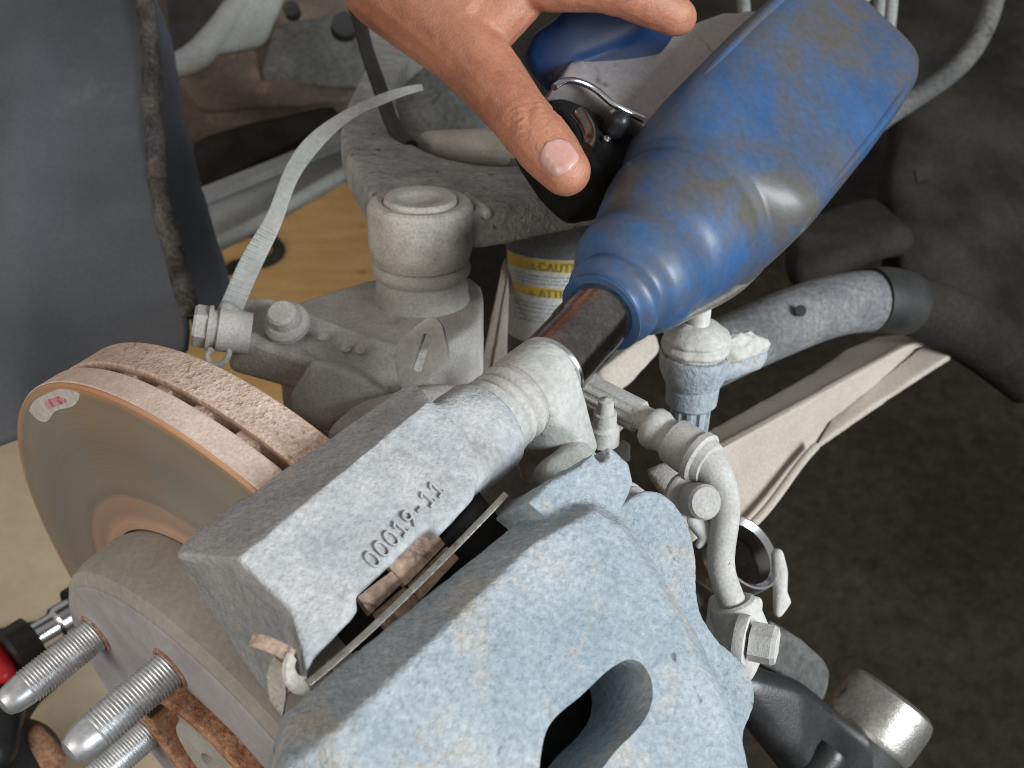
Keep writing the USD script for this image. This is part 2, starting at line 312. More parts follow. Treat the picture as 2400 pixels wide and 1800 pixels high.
# ------------------------------------------------------------------ brake rotor
t = Thing('brake_rotor', 'rusty vented brake rotor with worn gray friction face', 'brake rotor')
RO, T1, T2, T3 = .155, .0108, .0142, .0279
rn = {'g': ('geometry', {}), 'sub': ('vector_math', {'math_type': 'subtract', 'vector2': to_world(AC).tolist()}),
      'crs': ('vector_math', {'math_type': 'cross_product', 'vector2': (R @ AN).tolist()}), 'len': ('vector_math', {'math_type': 'length'}),
      'nz': ('noise_texture', {'scale': 45, 'detail': 5.0}), 'ad': ('math', {'math_type': 'multiply_add', 'value2': .004}),
      'mr': ('map_range', {'from_min': .09, 'from_max': .158, 'clamp': True}),
      'rp': ('rgb_ramp', {'ramp': [(0, (.42, .28, .21)), (.14, (.58, .38, .28)), (.20, (.40, .28, .21)), (.29, (.46, .32, .24)), (.315, (.38, .335, .28)), (.40, (.44, .39, .33)), (.62, (.40, .365, .32)), (.85, (.47, .41, .335)), (.945, (.44, .38, .29)), (.965, (.56, .33, .20)), (1, (.56, .33, .20))]}),
      'ml': ('rgb_ramp', {'ramp': [(0, (0, 0, 0)), (.29, (0, 0, 0)), (.32, (.30, .30, .30)), (.93, (.30, .30, .30)), (.965, (0, 0, 0)), (1, (0, 0, 0))]}),
      'sm': ('math', {'math_type': 'multiply', 'value2': 2600.0}), 'sn': ('noise_texture', {'dimensions': '1D', 'scale': 1.0, 'detail': 3.0}),
      'bp': ('bump', {'strength': .22, 'distance': .0003}), 's2': ('noise_texture', {'dimensions': '1D', 'scale': .55, 'detail': 4.0, 'roughness': .7}), 'm2': ('map_range', {'from_min': .3, 'from_max': .7, 'to_min': .92, 'to_max': 1.07}), 'c2': ('combine_xyz', {}), 'x2': ('mix_color', {'blend_type': 'multiply', 'fac': 1.0, 'use_clamp': False}),
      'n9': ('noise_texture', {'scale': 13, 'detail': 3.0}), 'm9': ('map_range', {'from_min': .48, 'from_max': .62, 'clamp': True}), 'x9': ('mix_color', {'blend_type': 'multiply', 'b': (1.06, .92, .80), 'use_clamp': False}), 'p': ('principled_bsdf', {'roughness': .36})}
rl = [('g.position', 'sub.vector1'), ('sub.vector', 'crs.vector1'), ('crs.vector', 'len.vector1'), ('g.position', 'nz.vector'), ('nz.fac', 'ad.value1'), ('len.value', 'ad.value3'),
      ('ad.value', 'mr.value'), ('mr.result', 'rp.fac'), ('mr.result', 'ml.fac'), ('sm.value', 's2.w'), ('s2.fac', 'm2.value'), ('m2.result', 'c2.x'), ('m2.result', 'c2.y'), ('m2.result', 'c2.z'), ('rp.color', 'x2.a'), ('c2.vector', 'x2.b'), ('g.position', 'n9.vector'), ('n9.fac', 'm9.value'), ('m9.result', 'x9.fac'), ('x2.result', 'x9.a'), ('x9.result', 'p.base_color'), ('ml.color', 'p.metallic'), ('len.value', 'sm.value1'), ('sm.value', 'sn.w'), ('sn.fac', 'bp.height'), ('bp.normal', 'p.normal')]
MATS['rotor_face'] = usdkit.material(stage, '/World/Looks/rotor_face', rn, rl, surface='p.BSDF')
N = 220
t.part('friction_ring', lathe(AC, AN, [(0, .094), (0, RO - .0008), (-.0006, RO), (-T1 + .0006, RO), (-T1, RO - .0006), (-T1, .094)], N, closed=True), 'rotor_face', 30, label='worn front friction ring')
t.part('rim_band', lathe(AC, AN, [(-.0012, RO + .0001), (-.0016, RO + .0005), (-T1 + .001, RO + .0005), (-T1 + .0004, RO + .0001)], N, closed=True), 'rotor_rim', 30)
t.part('rear_ring', lathe(AC, AN, [(-T2, .10), (-T2, RO - .0005), (-T2 - .0006, RO), (-T3 + .0006, RO), (-T3, RO - .0006), (-T3, .10)], N, closed=True), 'rotor_rim_pitted', 30)
NV = 46
for k in range(NV):
    a = 2 * math.pi * (k + .3) / NV; fr = wheel_fr(a); w = .0075 + rng.uniform(-.001, .001)
    t.part('vane', bx(fr, (-(T1 + T2) / 2, 0, .1262), (T2 - T1 + .001, w, .051 + rng.uniform(-.001, .002))), 'rotor_rim' if k % 3 else 'rotor_rim_pitted', False)
HR, HH = .0947, .0258
t.part('hat', lathe(AC, AN, [(-.004, HR - .003), (.004, HR), (HH - .008, HR - .0005), (HH - .003, HR - .002), (HH - .0008, HR - .0048), (HH - .0003, HR - .0055), (HH - .0003, HR - .010), (-.004, HR - .012)], N, closed=True), 'hat_gray', 35)
t.part('hat_face', lathe(AC, AN, [(HH, HR - .0065), (HH + .0006, HR - .008), (HH + .0004, .060), (HH - .0006, .053), (HH - .0015, .050), (HH - .008, .050), (HH - .008, HR - .0065)], N, closed=True), 'hat_face', 35)
t.part('hat_bore', lathe(AC, AN, [(HH - .0018, .0505), (HH - .0022, .047), (HH - .004, .0455), (HH - .009, .0455), (HH - .009, .0505)], N, closed=True), 'rust', 35, label='rusty bore edge')
def on_plane(px, py, h):
    d = cam(px, py, 1.0); return d * ((AC + AN * h) @ AN / (d @ AN))
pm = on_plane(118, 940, 0.0); pm2 = on_plane(130, 944, 0)
def blob(c, a, b, dirx, n, thick, seed, k=40):
    ex = unit(dirx - n * (dirx @ n)); ey = np.cross(n, ex); th = np.linspace(0, 2 * np.pi, k, endpoint=False); rg = np.random.default_rng(seed)
    r = 1 + .10 * np.sin(3 * th + rg.uniform(0, 6)) + .06 * np.sin(5 * th + rg.uniform(0, 6)) + .04 * np.sin(9 * th)
    ring = lambda s, h: c + n * h + (np.cos(th) * r * a * s)[:, None] * ex + (np.sin(th) * r * b * s)[:, None] * ey
    return rings([ring(1, -.0001), ring(.97, thick), ring(.5, thick * 1.2)])
tang = on_plane(170, 925, 0) - on_plane(75, 960, 0)
def dab(pts, thick, lift=0.0):
    f = plane_fr(AC, AN, AT); q = [tuple(f.loc(on_plane(x, y, 0))[:2]) for x, y in pts]
    q = spline(np.array(q + q[:1]), 48)[:-1]; return f.slab([tuple(v) for v in q], lift - .0001, lift + thick, xy=True)
wp = t.part('paint_mark', dab([(70, 962), (86, 936), (120, 918), (160, 913), (186, 924), (182, 942), (160, 955), (128, 966), (104, 988), (84, 978)], .0003), 'white_paint', False, label='white paint dab')
t.part('red_mark', as_tm(union(dab([(108, 950), (114, 935), (128, 931), (146, 929), (156, 934), (150, 944), (132, 950), (118, 955)], .0005))), 'red_paint', False, parent=wp)
t.done()

# ------------------------------------------------------------------ hub with studs
t = Thing('wheel_hub', 'beige wheel hub boss with bright threaded lug studs', 'wheel hub')
t.part('flange', lathe(AC, AN, [(-.01, .082), (HH - .0095, .082), (HH - .0095, .03), (-.01, .03)], 96, closed=True), 'rust', 35)
t.part('boss', lathe(AC, AN, [(HH - .012, .0400), (HH - .006, .0385), (HH - .006, .030), (HH - .004, .0285), (HH + .001, .026), (HH + .001, .012), (HH - .004, .010), (HH - .004, 0)], 96), 'dust_white', 35, label='pale hub center')
t.part('boss_rim', lathe(AC, AN, [(HH - .008, .0445), (HH + .0030, .0440), (HH + .0042, .0428), (HH + .0042, .0400), (HH + .0030, .0385), (HH - .008, .0380)], 96, closed=True), 'rust', 35, label='rusty hub rim')
t.part('notch', bx(wheel_fr(math.radians(-72)), (HH + .0015, 0, .0385), (.0062, .0075, .0045)), 'dark_part', False)
def stud(base, L, r):
    prof = [(-.012, r * .96), (-.001, r * .96)]; pitch = .00125; h = 0.0; top = L * .74
    while h < top: prof += [(h, r * .925), (h + pitch * .45, r), (h + pitch * .58, r)]; h += pitch
    prof += [(top, r * .90), (top + .0008, r * .93), (top + .005, r * .86), (L - .0035, r * .80), (L - .0012, r * .62), (L - .0004, r * .4), (L, .0)]
    return lathe(base, AN, prof, 36)
def collar(base, r): return lathe(base, AN, [(.0006, r + .0016), (.0012, r + .0012), (.0012, r + .0002), (.0006, r + .0002)], 36, closed=True)
bases = [on_plane(228, 1482, HH), on_plane(402, 1563, HH)]
fa = wheel_fr(0)
ph = [phi_of(b) for b in bases]; rad = [np.linalg.norm((b - AC) - AN * ((b - AC) @ AN)) for b in bases]
step = ph[1] - ph[0]
for k in range(-1, 4):
    b = AC + AN * HH + radial(ph[0] + step * k) * .0690 if k not in (0, 1) else bases[k]
    if k == -1: b = on_plane(352, 1712, HH)
    s = t.part('stud', stud(b, .0405, .0068), 'zinc', 25)
    t.part('stud_collar', collar(b, .0068), 'rust', 30, parent=s)
t.done()
print('stud phi', np.degrees(ph), rad)

# ------------------------------------------------------------------ caliper bracket
pb = cyl_hit(900, 1230, .172); phb = phi_of(pb); fb = wheel_fr(phb + .12); zb = (pb - AC) @ fb.A[:, 2]
PM = cam(1290, 866, .343)                     # centre of the slide pin head, seat of the socket
t = Thing('caliper_bracket', 'gray cast iron caliper bracket with numerals cast in its top face', 'caliper bracket')
topo = [(556, 1310), (660, 1225), (903, 1022), (1000, 944), (1050, 972), (1095, 1015), (1118, 1072), (1122, 1120), (1112, 1168), (1033, 1252), (1009, 1231), (912, 1325), (837, 1394), (841, 1434), (741, 1538), (719, 1574), (678, 1425)]
body = fb.slab(topo, zb - .0125, zb)
endp = [(416, 1294), (470, 1262), (640, 1235), (690, 1400), (722, 1560), (719, 1590), (646, 1656), (583, 1574), (520, 1479), (429, 1339)]
fe = wheel_fr(phb - .1)
dt = fb.loc(cyl_hit(556, 1310, .17))
ex0, ex1 = .0065, .0215
pe = plane_fr(AC + AN * ex1, AN, AT)
end = pe.slab(endp, -.016, 0)
capb = fb.slab([(-.3, -.3), (.3, -.3), (.3, .3), (-.3, .3)], -.2, zb - .0008, xy=True)
end = end ^ capb
boss = as_man(lathe(PM, AN, [(.046, .0001), (.046, .0146), (.062, .0143), (.075, .012), (.075, .0001)], 48))
hi_ = [(556, 1310), (660, 1225), (903, 1022), (1008, 937)]; inn_ = [(1040, 985), (640, 1310)]
lo_ = [(412, 1296), (452, 1246), (628, 1175), (800, 1036), (905, 945), (962, 898), (990, 905)]
P3 = lambda q, z: fb.w([*fb.hit(*q, z), z])
h0_, h1_, l0_ = P3(hi_[0], zb - .0004), P3(hi_[3], zb - .0004), P3((800, 1036), zb - .0135)
bn = unit(np.cross(h1_ - h0_, l0_ - h0_)); bn = bn if bn @ radial(phb) > 0 else -bn
def on_bevel(x, y): d = cam(x, y, 1.); return d * ((h0_ @ bn) / (d @ bn))
top3 = [P3(q, zb - .0004) for q in hi_ + inn_]; lo3 = [on_bevel(*q) for q in lo_]
deep = [p - fb.A[:, 2] * .012 for p in top3] + [p - fb.A[:, 2] * .004 for p in lo3]
side = Manifold.hull_points(np.array(top3 + lo3 + deep))
end = end.trim_by_plane((-bn).tolist(), float(-bn @ (h0_ + bn * .0002)))
notrotor = as_man(lathe(AC, AN, [(.003, .05), (.003, .1572), (-.0315, .1572), (-.0315, .05)], 160))
bshort = as_man(lathe(PM, AN, [(.031, .0001), (.031, .0138), (.0316, .0147), (.0330, .0153), (.050, .0153), (.050, .0001)], 72))
flow = Manifold.batch_hull([bshort] + [ball(P3(q, zb - .0042), .0028, 24) for q in [(900, 1060), (960, 1010), (1000, 1190), (1060, 1165), (1020, 975)]] + [ball(P3(q, zb - .013), .002) for q in [(905, 1060), (1010, 1195)]])
br = soft(union(body, side, end, boss, flow) - notrotor, .0014, 4, amp=.00035, fs=320, seed=3)
t.part('body', br, 'bracket_cast', True)
def emboss(text, p0, p1, fr, z, h, thick, name='casting_number', mt='bracket_cast', th=None, spread=None):
    a, b = np.array(fr.hit(*p0, z)), np.array(fr.hit(*p1, z)); m = meshkit.text_mesh(text, h, thick)
    m.apply_translation([-m.bounds[0][0], 0, 0]); s = np.linalg.norm(b - a) / m.bounds[1][0]
    u = (b - a) / np.linalg.norm(b - a); w = np.array([-u[1], u[0]])
    vv = cam(0, -1, 0)
    v = m.vertices.copy(); q = a + v[:, :1] * s * u + v[:, 1:2] * w
    m.vertices = fr.w(np.c_[q, z - .0004 + v[:, 2]])
    if m.volume < 0: m.invert()
    return m
t.part('casting_number', emboss('00019-11', (880, 1336), (1045, 1152), fb, zb, .0047, .0010), 'bracket_cast', False, label='raised casting numerals')
t.done()

# ------------------------------------------------------------------ boot and caliper ear on the slide pin
t = Thing('slide_pin_boot', 'ribbed rubber boot between the bracket boss and the caliper ear', 'rubber boot')
t.part('bellows', lathe(PM, AN, [(.017, .009), (.017, .0124), *arc(.0176, .0120, .0215, .0122, .0010), *arc(.0222, .0116, .0262, .0120, .0012), (.027, .0116), (.0315, .0118), (.0315, .008)], 56), 'dust_rub', 40)
t.part('retaining_ring', lathe(PM, AN, [(.0270, .0120), (.0276, .0132), (.0306, .0132), (.0310, .0122)], 56, closed=True), 'ear_cast', 40)
t.done()

# ------------------------------------------------------------------ brake caliper
pc = cyl_hit(1150, 1550, .186); phc = phi_of(pc); fc = wheel_fr(phc); zc = .187
t = Thing('brake_caliper', 'large blue gray cast brake caliper with an oval window', 'brake caliper')
outer = [(670, 1671), (763, 1589), (1067, 1361), (1197, 1239), (1305, 1155), (1392, 1158), (1468, 1220), (1544, 1334), (1609, 1448), (1663, 1540), (1706, 1627), (1744, 1747), (1765, 1850), (1740, 1980), (1300, 2250), (900, 2100), (660, 1800)]
inner = [(779, 1720), (980, 1530), (1142, 1378), (1251, 1275), (1300, 1253), (1392, 1199), (1452, 1232), (1530, 1345), (1645, 1548), (1692, 1650), (1730, 1800), (1700, 1960), (1300, 2180), (950, 2050), (810, 1850)]
z1 = zc - .0190
zo = np.array([z1] * 6 + [zc - .010] + [zc - .008] * (len(outer) - 7)); oo = np.array([[*fc.hit(x, y, z), z] for (x, y), z in zip(outer, zo)]); ii = np.c_[fc.hits(inner, zc), np.full(len(inner), zc)]
ob = oo[:, :2]; cb = ob.mean(0); lowp = np.c_[cb + (ob - cb) * .97, np.full(len(ob), .158)]
mid = np.c_[cb + (np.array(fc.hits(inner, zc)) - cb) * .6, np.full(len(inner), zc + .0012)]
bodyc = fc.place(Manifold.hull_points(np.vstack([oo, ii, lowp, mid]).astype(np.float64)))
slot = [(1468, 1546), (1419, 1573), (1349, 1638), (1278, 1709), (1262, 1774), (1258, 1830), (1275, 1880), (1330, 1880), (1408, 1800), (1446, 1752), (1517, 1665), (1524, 1611), (1510, 1570)]
sq = np.array(fc.hits(slot, zc)); sq = spline(np.vstack([sq, sq[:1]]), 70)[:-1]
slotm = fc.slab([tuple(q) for q in sq], .13, .20, xy=True)
fing = pe.slab([(655, 1690), (745, 1660), (900, 1700), (980, 1900), (900, 2000), (700, 1820)], -.006, .018)
fing = fing ^ fc.slab([(-.3, -.3), (.3, -.3), (.3, .3), (-.3, .3)], -.2, z1 - .002, xy=True)
lug = fc.slab([(1235, 1175), (1300, 1118), (1360, 1090), (1400, 1056), (1433, 1048), (1478, 1090), (1488, 1130), (1462, 1190), (1440, 1232), (1380, 1215), (1300, 1230)], .145, .178)
lug = lug - hull((fc.w([*fc.hit(1408, 1062, .178), .185]), .0022), (fc.w([*fc.hit(1408, 1062, .178), .16]), .0022))
c1 = np.array(fc.hits([(1420, 1225), (1475, 1168), (1545, 1150), (1612, 1225), (1634, 1330), (1640, 1420), (1690, 1505), (1758, 1575), (1772, 1640), (1745, 1720), (1750, 1850), (1560, 1800), (1450, 1400)], .1635)); c1 = spline(np.vstack([c1, c1[:1]]), 80)[:-1]
cyl1 = fc.slab([tuple(q) for q in c1], .120, .1635, xy=True)
ear = as_man(lathe(PM, AN, [(0, .001), (0, .0112), (.0008, .0122), (.010, .0128), (.0165, .0128), (.0172, .012), (.0172, .001)], 56))
pfr = plane_fr(PM, AN, AT)
def pp_(x, y, h): d = cam(x, y, 1.0); return d * ((PM + AN * h) @ AN / (d @ AN))
earx = Manifold.batch_hull([ear] + [ball(pp_(x, y, h), .0022) for x, y, h in [(1384, 1046, .0022), (1352, 1078, .0022), (1335, 1086, .005), (1236, 1118, .0090), (1290, 1112, .0070), (1222, 1060, .0130)]])
earx = union(earx, hull((cam(1350, 1075, .342), .006), (cam(1380, 1110, .338), .006), (cam(1290, 1120, .338), .006), (cam(1350, 1180, .332), .008)))
cal = soft(union(bodyc, lug, cyl1, fing), .0014, 2, amp=.0004, fs=260, seed=7)
cal = as_tm(as_man(cal) - slotm)
t.part('body', cal, 'caliper_cast', 38)
t.part('pin_ear', soft(earx, .0014, 2, amp=.0002, fs=300, seed=4), 'ear_cast', True, label='warm gray ear that holds the slide pin')
bs = cam(1470, 1215, .325)
t.part('piston_boot', lathe(cam(1478, 1200, .335), unit(AN * .3 + np.array([.7, -.3, -.3])), [(-.006, .010), *arc(-.004, .0085, -.001, .0085, .0015), *arc(-.001, .0080, .002, .0080, .0015), *arc(.002, .007, .004, .0065, .001), (.005, .003)], 40), 'dust_rub', 40)
t.done()

# ------------------------------------------------------------------ pads and springs in the gap
def pad(label, up_, lowr, zt):
    t = Thing('brake_pad', label, 'brake pad', 'brake pads inside the caliper')
    t.part('backing_plate', soft(fb.slab(up_, .140, zt), .0012, 1, amp=.0001, fs=400), 'pad_rust', 35)
    t.part('abutment', soft(fb.slab(lowr, .140, zt - .0022), .0012, 1, amp=.0001, fs=400), 'pad_rust', 35); t.done()
zp_ = zb - .006
pad('rusty brake pad tab farther up the gap, nearer the bracket boss', [(908, 1326), (1009, 1229), (1046, 1274), (952, 1372)], [(956, 1368), (1048, 1277), (1078, 1308), (985, 1408)], zp_)
pad('rusty brake pad tab nearer the hub in the gap', [(836, 1398), (922, 1334), (946, 1364), (868, 1440)], [(872, 1438), (950, 1372), (986, 1406), (912, 1482)], zp_)
for lab_, s0, s1 in (('inner brake pad added in near black to shade the caliper window', -.0440, -.0290),):
    t = Thing('brake_pad', lab_, 'brake pad', 'brake pads inside the caliper'); f = wheel_fr(phc + .05)  # pad added here, its near black color stands in for shade in the window
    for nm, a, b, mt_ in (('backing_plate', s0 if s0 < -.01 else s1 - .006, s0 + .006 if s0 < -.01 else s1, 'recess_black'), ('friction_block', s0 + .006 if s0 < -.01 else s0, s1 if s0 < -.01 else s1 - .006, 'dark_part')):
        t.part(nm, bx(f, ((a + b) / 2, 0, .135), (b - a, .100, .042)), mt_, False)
    if s0 < -.01: t.part('added_shade_plate', bx(f, (-.0145, 0, .1568), (.058, .084, .0008)), 'recess_black', False)  # added black plate, stands in for shade over the lit rotor rim
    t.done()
strip = [cyl_hit(*p, .1690) for p in [(722, 1602), (850, 1492), (980, 1368), (1090, 1258), (1186, 1158)]]
single('pad_spring', tube(strip, .0009, 10, flat=.45, up=radial(phb)), 'steel_worn', 'thin straight wire spring stretched along the caliper gap', 'spring')
t = Thing('pad_clip', 'bent sheet steel pad clip at the near end of the bracket', 'pad clip')
cl = [cyl_hit(590, 1500, .172), cyl_hit(650, 1520, .173), cyl_hit(684, 1540, .172)]
t.part('arm', tube(cl, .0018, 10, flat=.35, up=radial(phb)), 'pad_rust')
t.part('fold', tube([cyl_hit(684, 1538, .172), cyl_hit(676, 1570, .171), cyl_hit(690, 1600, .169), cyl_hit(722, 1606, .168)], .0022, 10, flat=.35, up=AT), 'dust_gray')
t.part('leaf', plate([cyl_hit(640, 1540, .168), cyl_hit(672, 1560, .168), cyl_hit(668, 1640, .163), cyl_hit(660, 1680, .160), cyl_hit(634, 1640, .160), cyl_hit(624, 1580, .164)], .0012)[0], 'dust_gray')
t.done()
#@TOOLS
# ------------------------------------------------------------------ impact wrench and its socket
G0 = PM; GD = unit(cam(1942, 140, .53) - G0)
def gh(x, y):                                  # distance along the tool axis seen at a photograph position
    d = unit(cam(x, y, 1.0)); a = np.array([[1, -(GD @ d)], [GD @ d, -1]]); r = np.linalg.solve(a, np.array([-(G0 @ GD), -(G0 @ d)])); return r[0]
def gsec(x, y, half): h = gh(x, y); return h, half * (G0 + GD * h)[2] / FPX
so = [gsec(1290, 866, 87), gsec(1408, 739, 82)]
L = so[1][0]; r0, r1 = so[0][1], so[1][1]
t = Thing('impact_socket', 'dark polished impact socket on the slide pin bolt', 'socket')
t.part('sleeve', lathe(G0, GD, [(.004, r0 * .72), (-.0005, r0 * .74), (-.0012, r0 * .95), (-.0006, r0), (.0010, r0 * 1.005), (L * .55, r0 * .99), (L * .6, r1 * 1.02), (L - .001, r1 * 1.02), (L + .004, r1 * .95), (L + .006, .004)], 64), 'chrome_dark', 30)
t.part('bright_edge', lathe(G0, GD, [(-.0013, r0 * .9), (-.0012, r0 * .985), (-.0004, r0 * 1.02), (.0002, r0 * 1.02), (.0004, r0 * 1.0)], 64, closed=True), 'chrome', 40)
t.done()
t = Thing('impact_wrench', 'worn blue air impact wrench with greasy smears', 'impact wrench')
prof = [(1418, 728, 78), (1410, 737, 103), (1417, 730, 114), (1434, 711, 119), (1446, 698, 116), (1453, 691, 106), (1459, 685, 112), (1468, 675, 140), (1484, 657, 154), (1498, 642, 157), (1520, 618, 151), (1534, 604, 156), (1546, 591, 170), (1578, 555, 187), (1600, 530, 194), (1608, 522, 190), (1614, 516, 196), (1644, 482, 216), (1650, 475, 217), (1668, 455, 218), (1800, 305, 208), (1880, 215, 196), (1925, 163, 184), (1946, 138, 168), (1960, 121, 140), (1968, 112, 90)]
ga = unit(np.array([0, 0, -1.]) - GD * (GD @ np.array([0, 0, -1.]))); gb = np.cross(GD, ga)
rs = []; TH = np.linspace(0, 2 * np.pi, 96, endpoint=False)
secs = [gsec(*p) for p in prof]
hh = np.array([s[0] for s in secs]); rr = np.array([s[1] for s in secs])
from scipy.interpolate import PchipInterpolator
order = np.argsort(hh); hh, rr = hh[order], rr[order]
hq = np.linspace(hh[0], hh[-1], 120); hq = np.sort(np.r_[hq, hh]); hq = np.linspace(hh[0], hh[-1], 300); rq = np.interp(hq, hh, rr)
from scipy.ndimage import gaussian_filter1d
rq = gaussian_filter1d(rq, 1.2, mode='nearest')
hb = gh(1620, 505)
for h, r in zip(hq, rq):
    e = 2 + 3.6 * np.clip((h - hb) / .02, 0, 1)          # round nose, squarish motor body
    c, s = np.cos(TH), np.sin(TH); k = (np.abs(c) ** e + np.abs(s) ** e) ** (-1 / e)
    rs.append(G0 + GD * h + (c * k * r)[:, None] * ga * .92 + (s * k * r)[:, None] * gb)
t.part('cover', rings(rs), 'blue_paint', 40, label='smeared blue cover')
def gp(h, a, b): return G0 + GD * h + ga * a + gb * b
# bare metal hammer case that shows along the lower right edge
sgn = 1 if (gb @ np.array([1, 1, 0])) > 0 else -1
edge = []
for (x, y, half) in [(1500, 640, 150), (1560, 575, 176), (1640, 480, 212), (1720, 395, 213), (1800, 305, 208), (1880, 215, 194)]:
    h, r = gsec(x, y, half); edge.append(gp(h, -r * .42, sgn * (r * .965)))
t.part('hammer_case', tube(edge, [.001, .0020, .0026, .0026, .0024, .0015], 20), 'steel_worn', 40, label='bare metal case edge')
for sg in (-sgn, sgn):
    rid = []
    for (x, y, half) in [(1665, 459, 216), (1730, 384, 213), (1800, 305, 208), (1880, 215, 195), (1915, 175, 184)]:
        h, r = gsec(x, y, half); rid.append(gp(h, r * .800, sg * r * .860))
    t.part('edge_ridge', tube(rid, [.0006, .0020, .0024, .0024, .0010], 14), 'blue_paint', 40)
# silver motor housing flaring to the handle, on the left flank
d0 = .448
hous = [(1302, 196), (1343, 131), (1433, 106), (1505, 66), (1610, 55), (1700, 22), (1800, 20), (1800, 150), (1650, 330), (1560, 340), (1505, 280), (1470, 262), (1432, 240), (1398, 213), (1368, 197), (1335, 190)]
fh = plane_fr(G0 + GD * gh(1600, 530) + ga * .004, ga, GD)
hm = soft(fh.slab(hous, -.040, 0), .003, 4)
t.part('motor_housing', hm, 'gun_metal', True, label='bare silver housing')
lip = [fh.w([*fh.hit(x, y, .001), .001]) for x, y in [(1299, 205), (1318, 192), (1345, 189), (1372, 197), (1400, 213), (1432, 240), (1470, 262), (1508, 280)]]
t.part('housing_lip', tube(lip, .0014, 12), 'chrome', 40, label='polished lip')
hand = [(1232, 165), (1218, 120), (1245, 70), (1290, 40), (1390, -60), (1520, -80), (1560, 10), (1520, 75), (1440, 118), (1360, 145), (1312, 205), (1275, 215)]
fg = plane_fr(cam(1380, 110, .422), unit(np.array([-.3, .1, -1.0])), UPX)
t.part('handle', soft(fg.slab(hand, -.042, .002), .003, 6), 'blue_clean', True, label='clean dark blue handle')
rec = [(1290, 214), (1335, 208), (1400, 236), (1440, 268), (1500, 298), (1560, 350), (1500, 395), (1430, 400), (1375, 350), (1330, 290)]
t.part('trigger_guard', soft(fh.slab(rec, -.036, -.0035, zp=0), .003, 3), 'recess_black', True, label='black recess with trigger')
tb = fh.w([*fh.hit(1440, 300, -.004), -.004])
t.part('trigger_button', soft(hull((tb, .0052), (tb + fh.A[:, 2] * .004, .0045)), .001, 0), 'gun_black', True)
for q, rr_ in (((1434, 274), .0022), ((1418, 332), .0016)):
    pz = fh.w([*fh.hit(*q, -.006), -.005]); t.part('screw', lathe(pz, fh.A[:, 2], [(-.003, rr_), (.0008, rr_), (.0014, rr_ * .7), (.0014, rr_ * .2), (.0006, 0)], 20), 'chrome', 30)
pl_ = fh.w([*fh.hit(1370, 300, -.004), -.004])
t.part('trigger', tube([fh.w([*fh.hit(x, y, .001), .001]) for x, y in [(1352, 262), (1372, 290), (1382, 330), (1372, 350)]], .0030, 14), 'chrome_dark', 40)
t.done()

# ------------------------------------------------------------------ hand
t = Thing('person', 'bare hand gripping the blue wrench, thumb laid along the trigger side', 'person')
D = .40
def hp(x, y, d, r): return (cam(x, y, d), r)
thumb = [hp(985, 20, .425, .0185), hp(1090, 115, .412, .0150), hp(1158, 195, .402, .0130), hp(1218, 272, .394, .0112), hp(1250, 310, .390, .0118), hp(1292, 360, .386, .0108), hp(1325, 400, .383, .0092)]
index = [hp(1190, -70, .412, .0135), hp(1290, -42, .402, .0110), hp(1400, -36, .396, .0098), hp(1470, -20, .395, .0096), hp(1530, 6, .398, .0092), hp(1578, 34, .402, .0078), hp(1590, 40, .404, .0070)]
middle = [hp(1180, -190, .415, .0135), hp(1300, -190, .400, .0110), hp(1420, -180, .392, .0103), hp(1540, -150, .394, .0098), hp(1640, -100, .402, .0088), hp(1665, -70, .412, .0072)]
ring = [hp(1130, -310, .42, .013), hp(1270, -330, .402, .0108), hp(1400, -320, .394, .0098), hp(1520, -280, .398, .0092), hp(1590, -220, .408, .0078)]
little = [hp(1070, -420, .425, .012), hp(1200, -450, .408, .0095), hp(1320, -440, .400, .0085), hp(1400, -400, .404, .0078), hp(1460, -350, .412, .0066)]
palm = union(hull(hp(930, -60, .43, .024), hp(985, 20, .425, .0185), hp(1190, -70, .412, .0135), hp(1090, 60, .415, .015)), hull(hp(930, -60, .43, .024), hp(1190, -70, .412, .0135), hp(1180, -190, .415, .0135), hp(1130, -310, .42, .013)),
             hull(hp(930, -60, .43, .024), hp(840, -330, .44, .024), hp(1130, -310, .42, .013), hp(1070, -420, .425, .012)),
             hull(hp(1090, 60, .415, .014), hp(1120, 85, .413, .012), hp(1200, -50, .412, .0125), hp(1240, -30, .408, .010)))
wrist = chain([hp(880, -180, .44, .027), hp(700, -420, .455, .026), hp(450, -760, .48, .033), hp(200, -1150, .50, .040)])
hm = union(palm, wrist, *[chain(c) for c in (thumb, index, middle, ring, little)])
hs = soft(hm, .0013, 30, taubin=True)
# creases at the thumb joint
v = hs.vertices; nrm = hs.vertex_normals.copy(); disp = np.zeros(len(v))
tdir = unit(thumb[5][0] - thumb[3][0])
for k, (off, dep, wd) in enumerate([(-.0058, .0007, .0007), (-.0034, .0010, .0007), (-.0012, .0013, .0008), (.0012, .0011, .0008), (.0036, .0008, .0007), (.0058, .0006, .0007)]):
    s = (v - thumb[4][0]) @ tdir; wob = .0007 * np.sin(((v - thumb[4][0]) @ np.cross(tdir, [0, 0, 1])) * 700 + k)
    near = np.linalg.norm(v - thumb[4][0], axis=1) < .016
    disp -= near * dep * .85 * np.exp(-((s - off - wob) / wd) ** 2) * np.exp(-(s / .008) ** 4)
hs.vertices = v + nrm * (disp + .00025 * (meshkit.fbm(np.asarray(v) * 300 + 9, 3, 2) - .5) * 2)[:, None]
t.part('hand', hs, 'skin', True)
nd = unit(thumb[6][0] - thumb[5][0]); vz = unit(np.array([-.10, -.02, -1.0])); vz = unit(vz - nd * (vz @ nd)); nxv = np.cross(nd, vz)
nc = cam(1317, 383, .38); from scipy.spatial import cKDTree
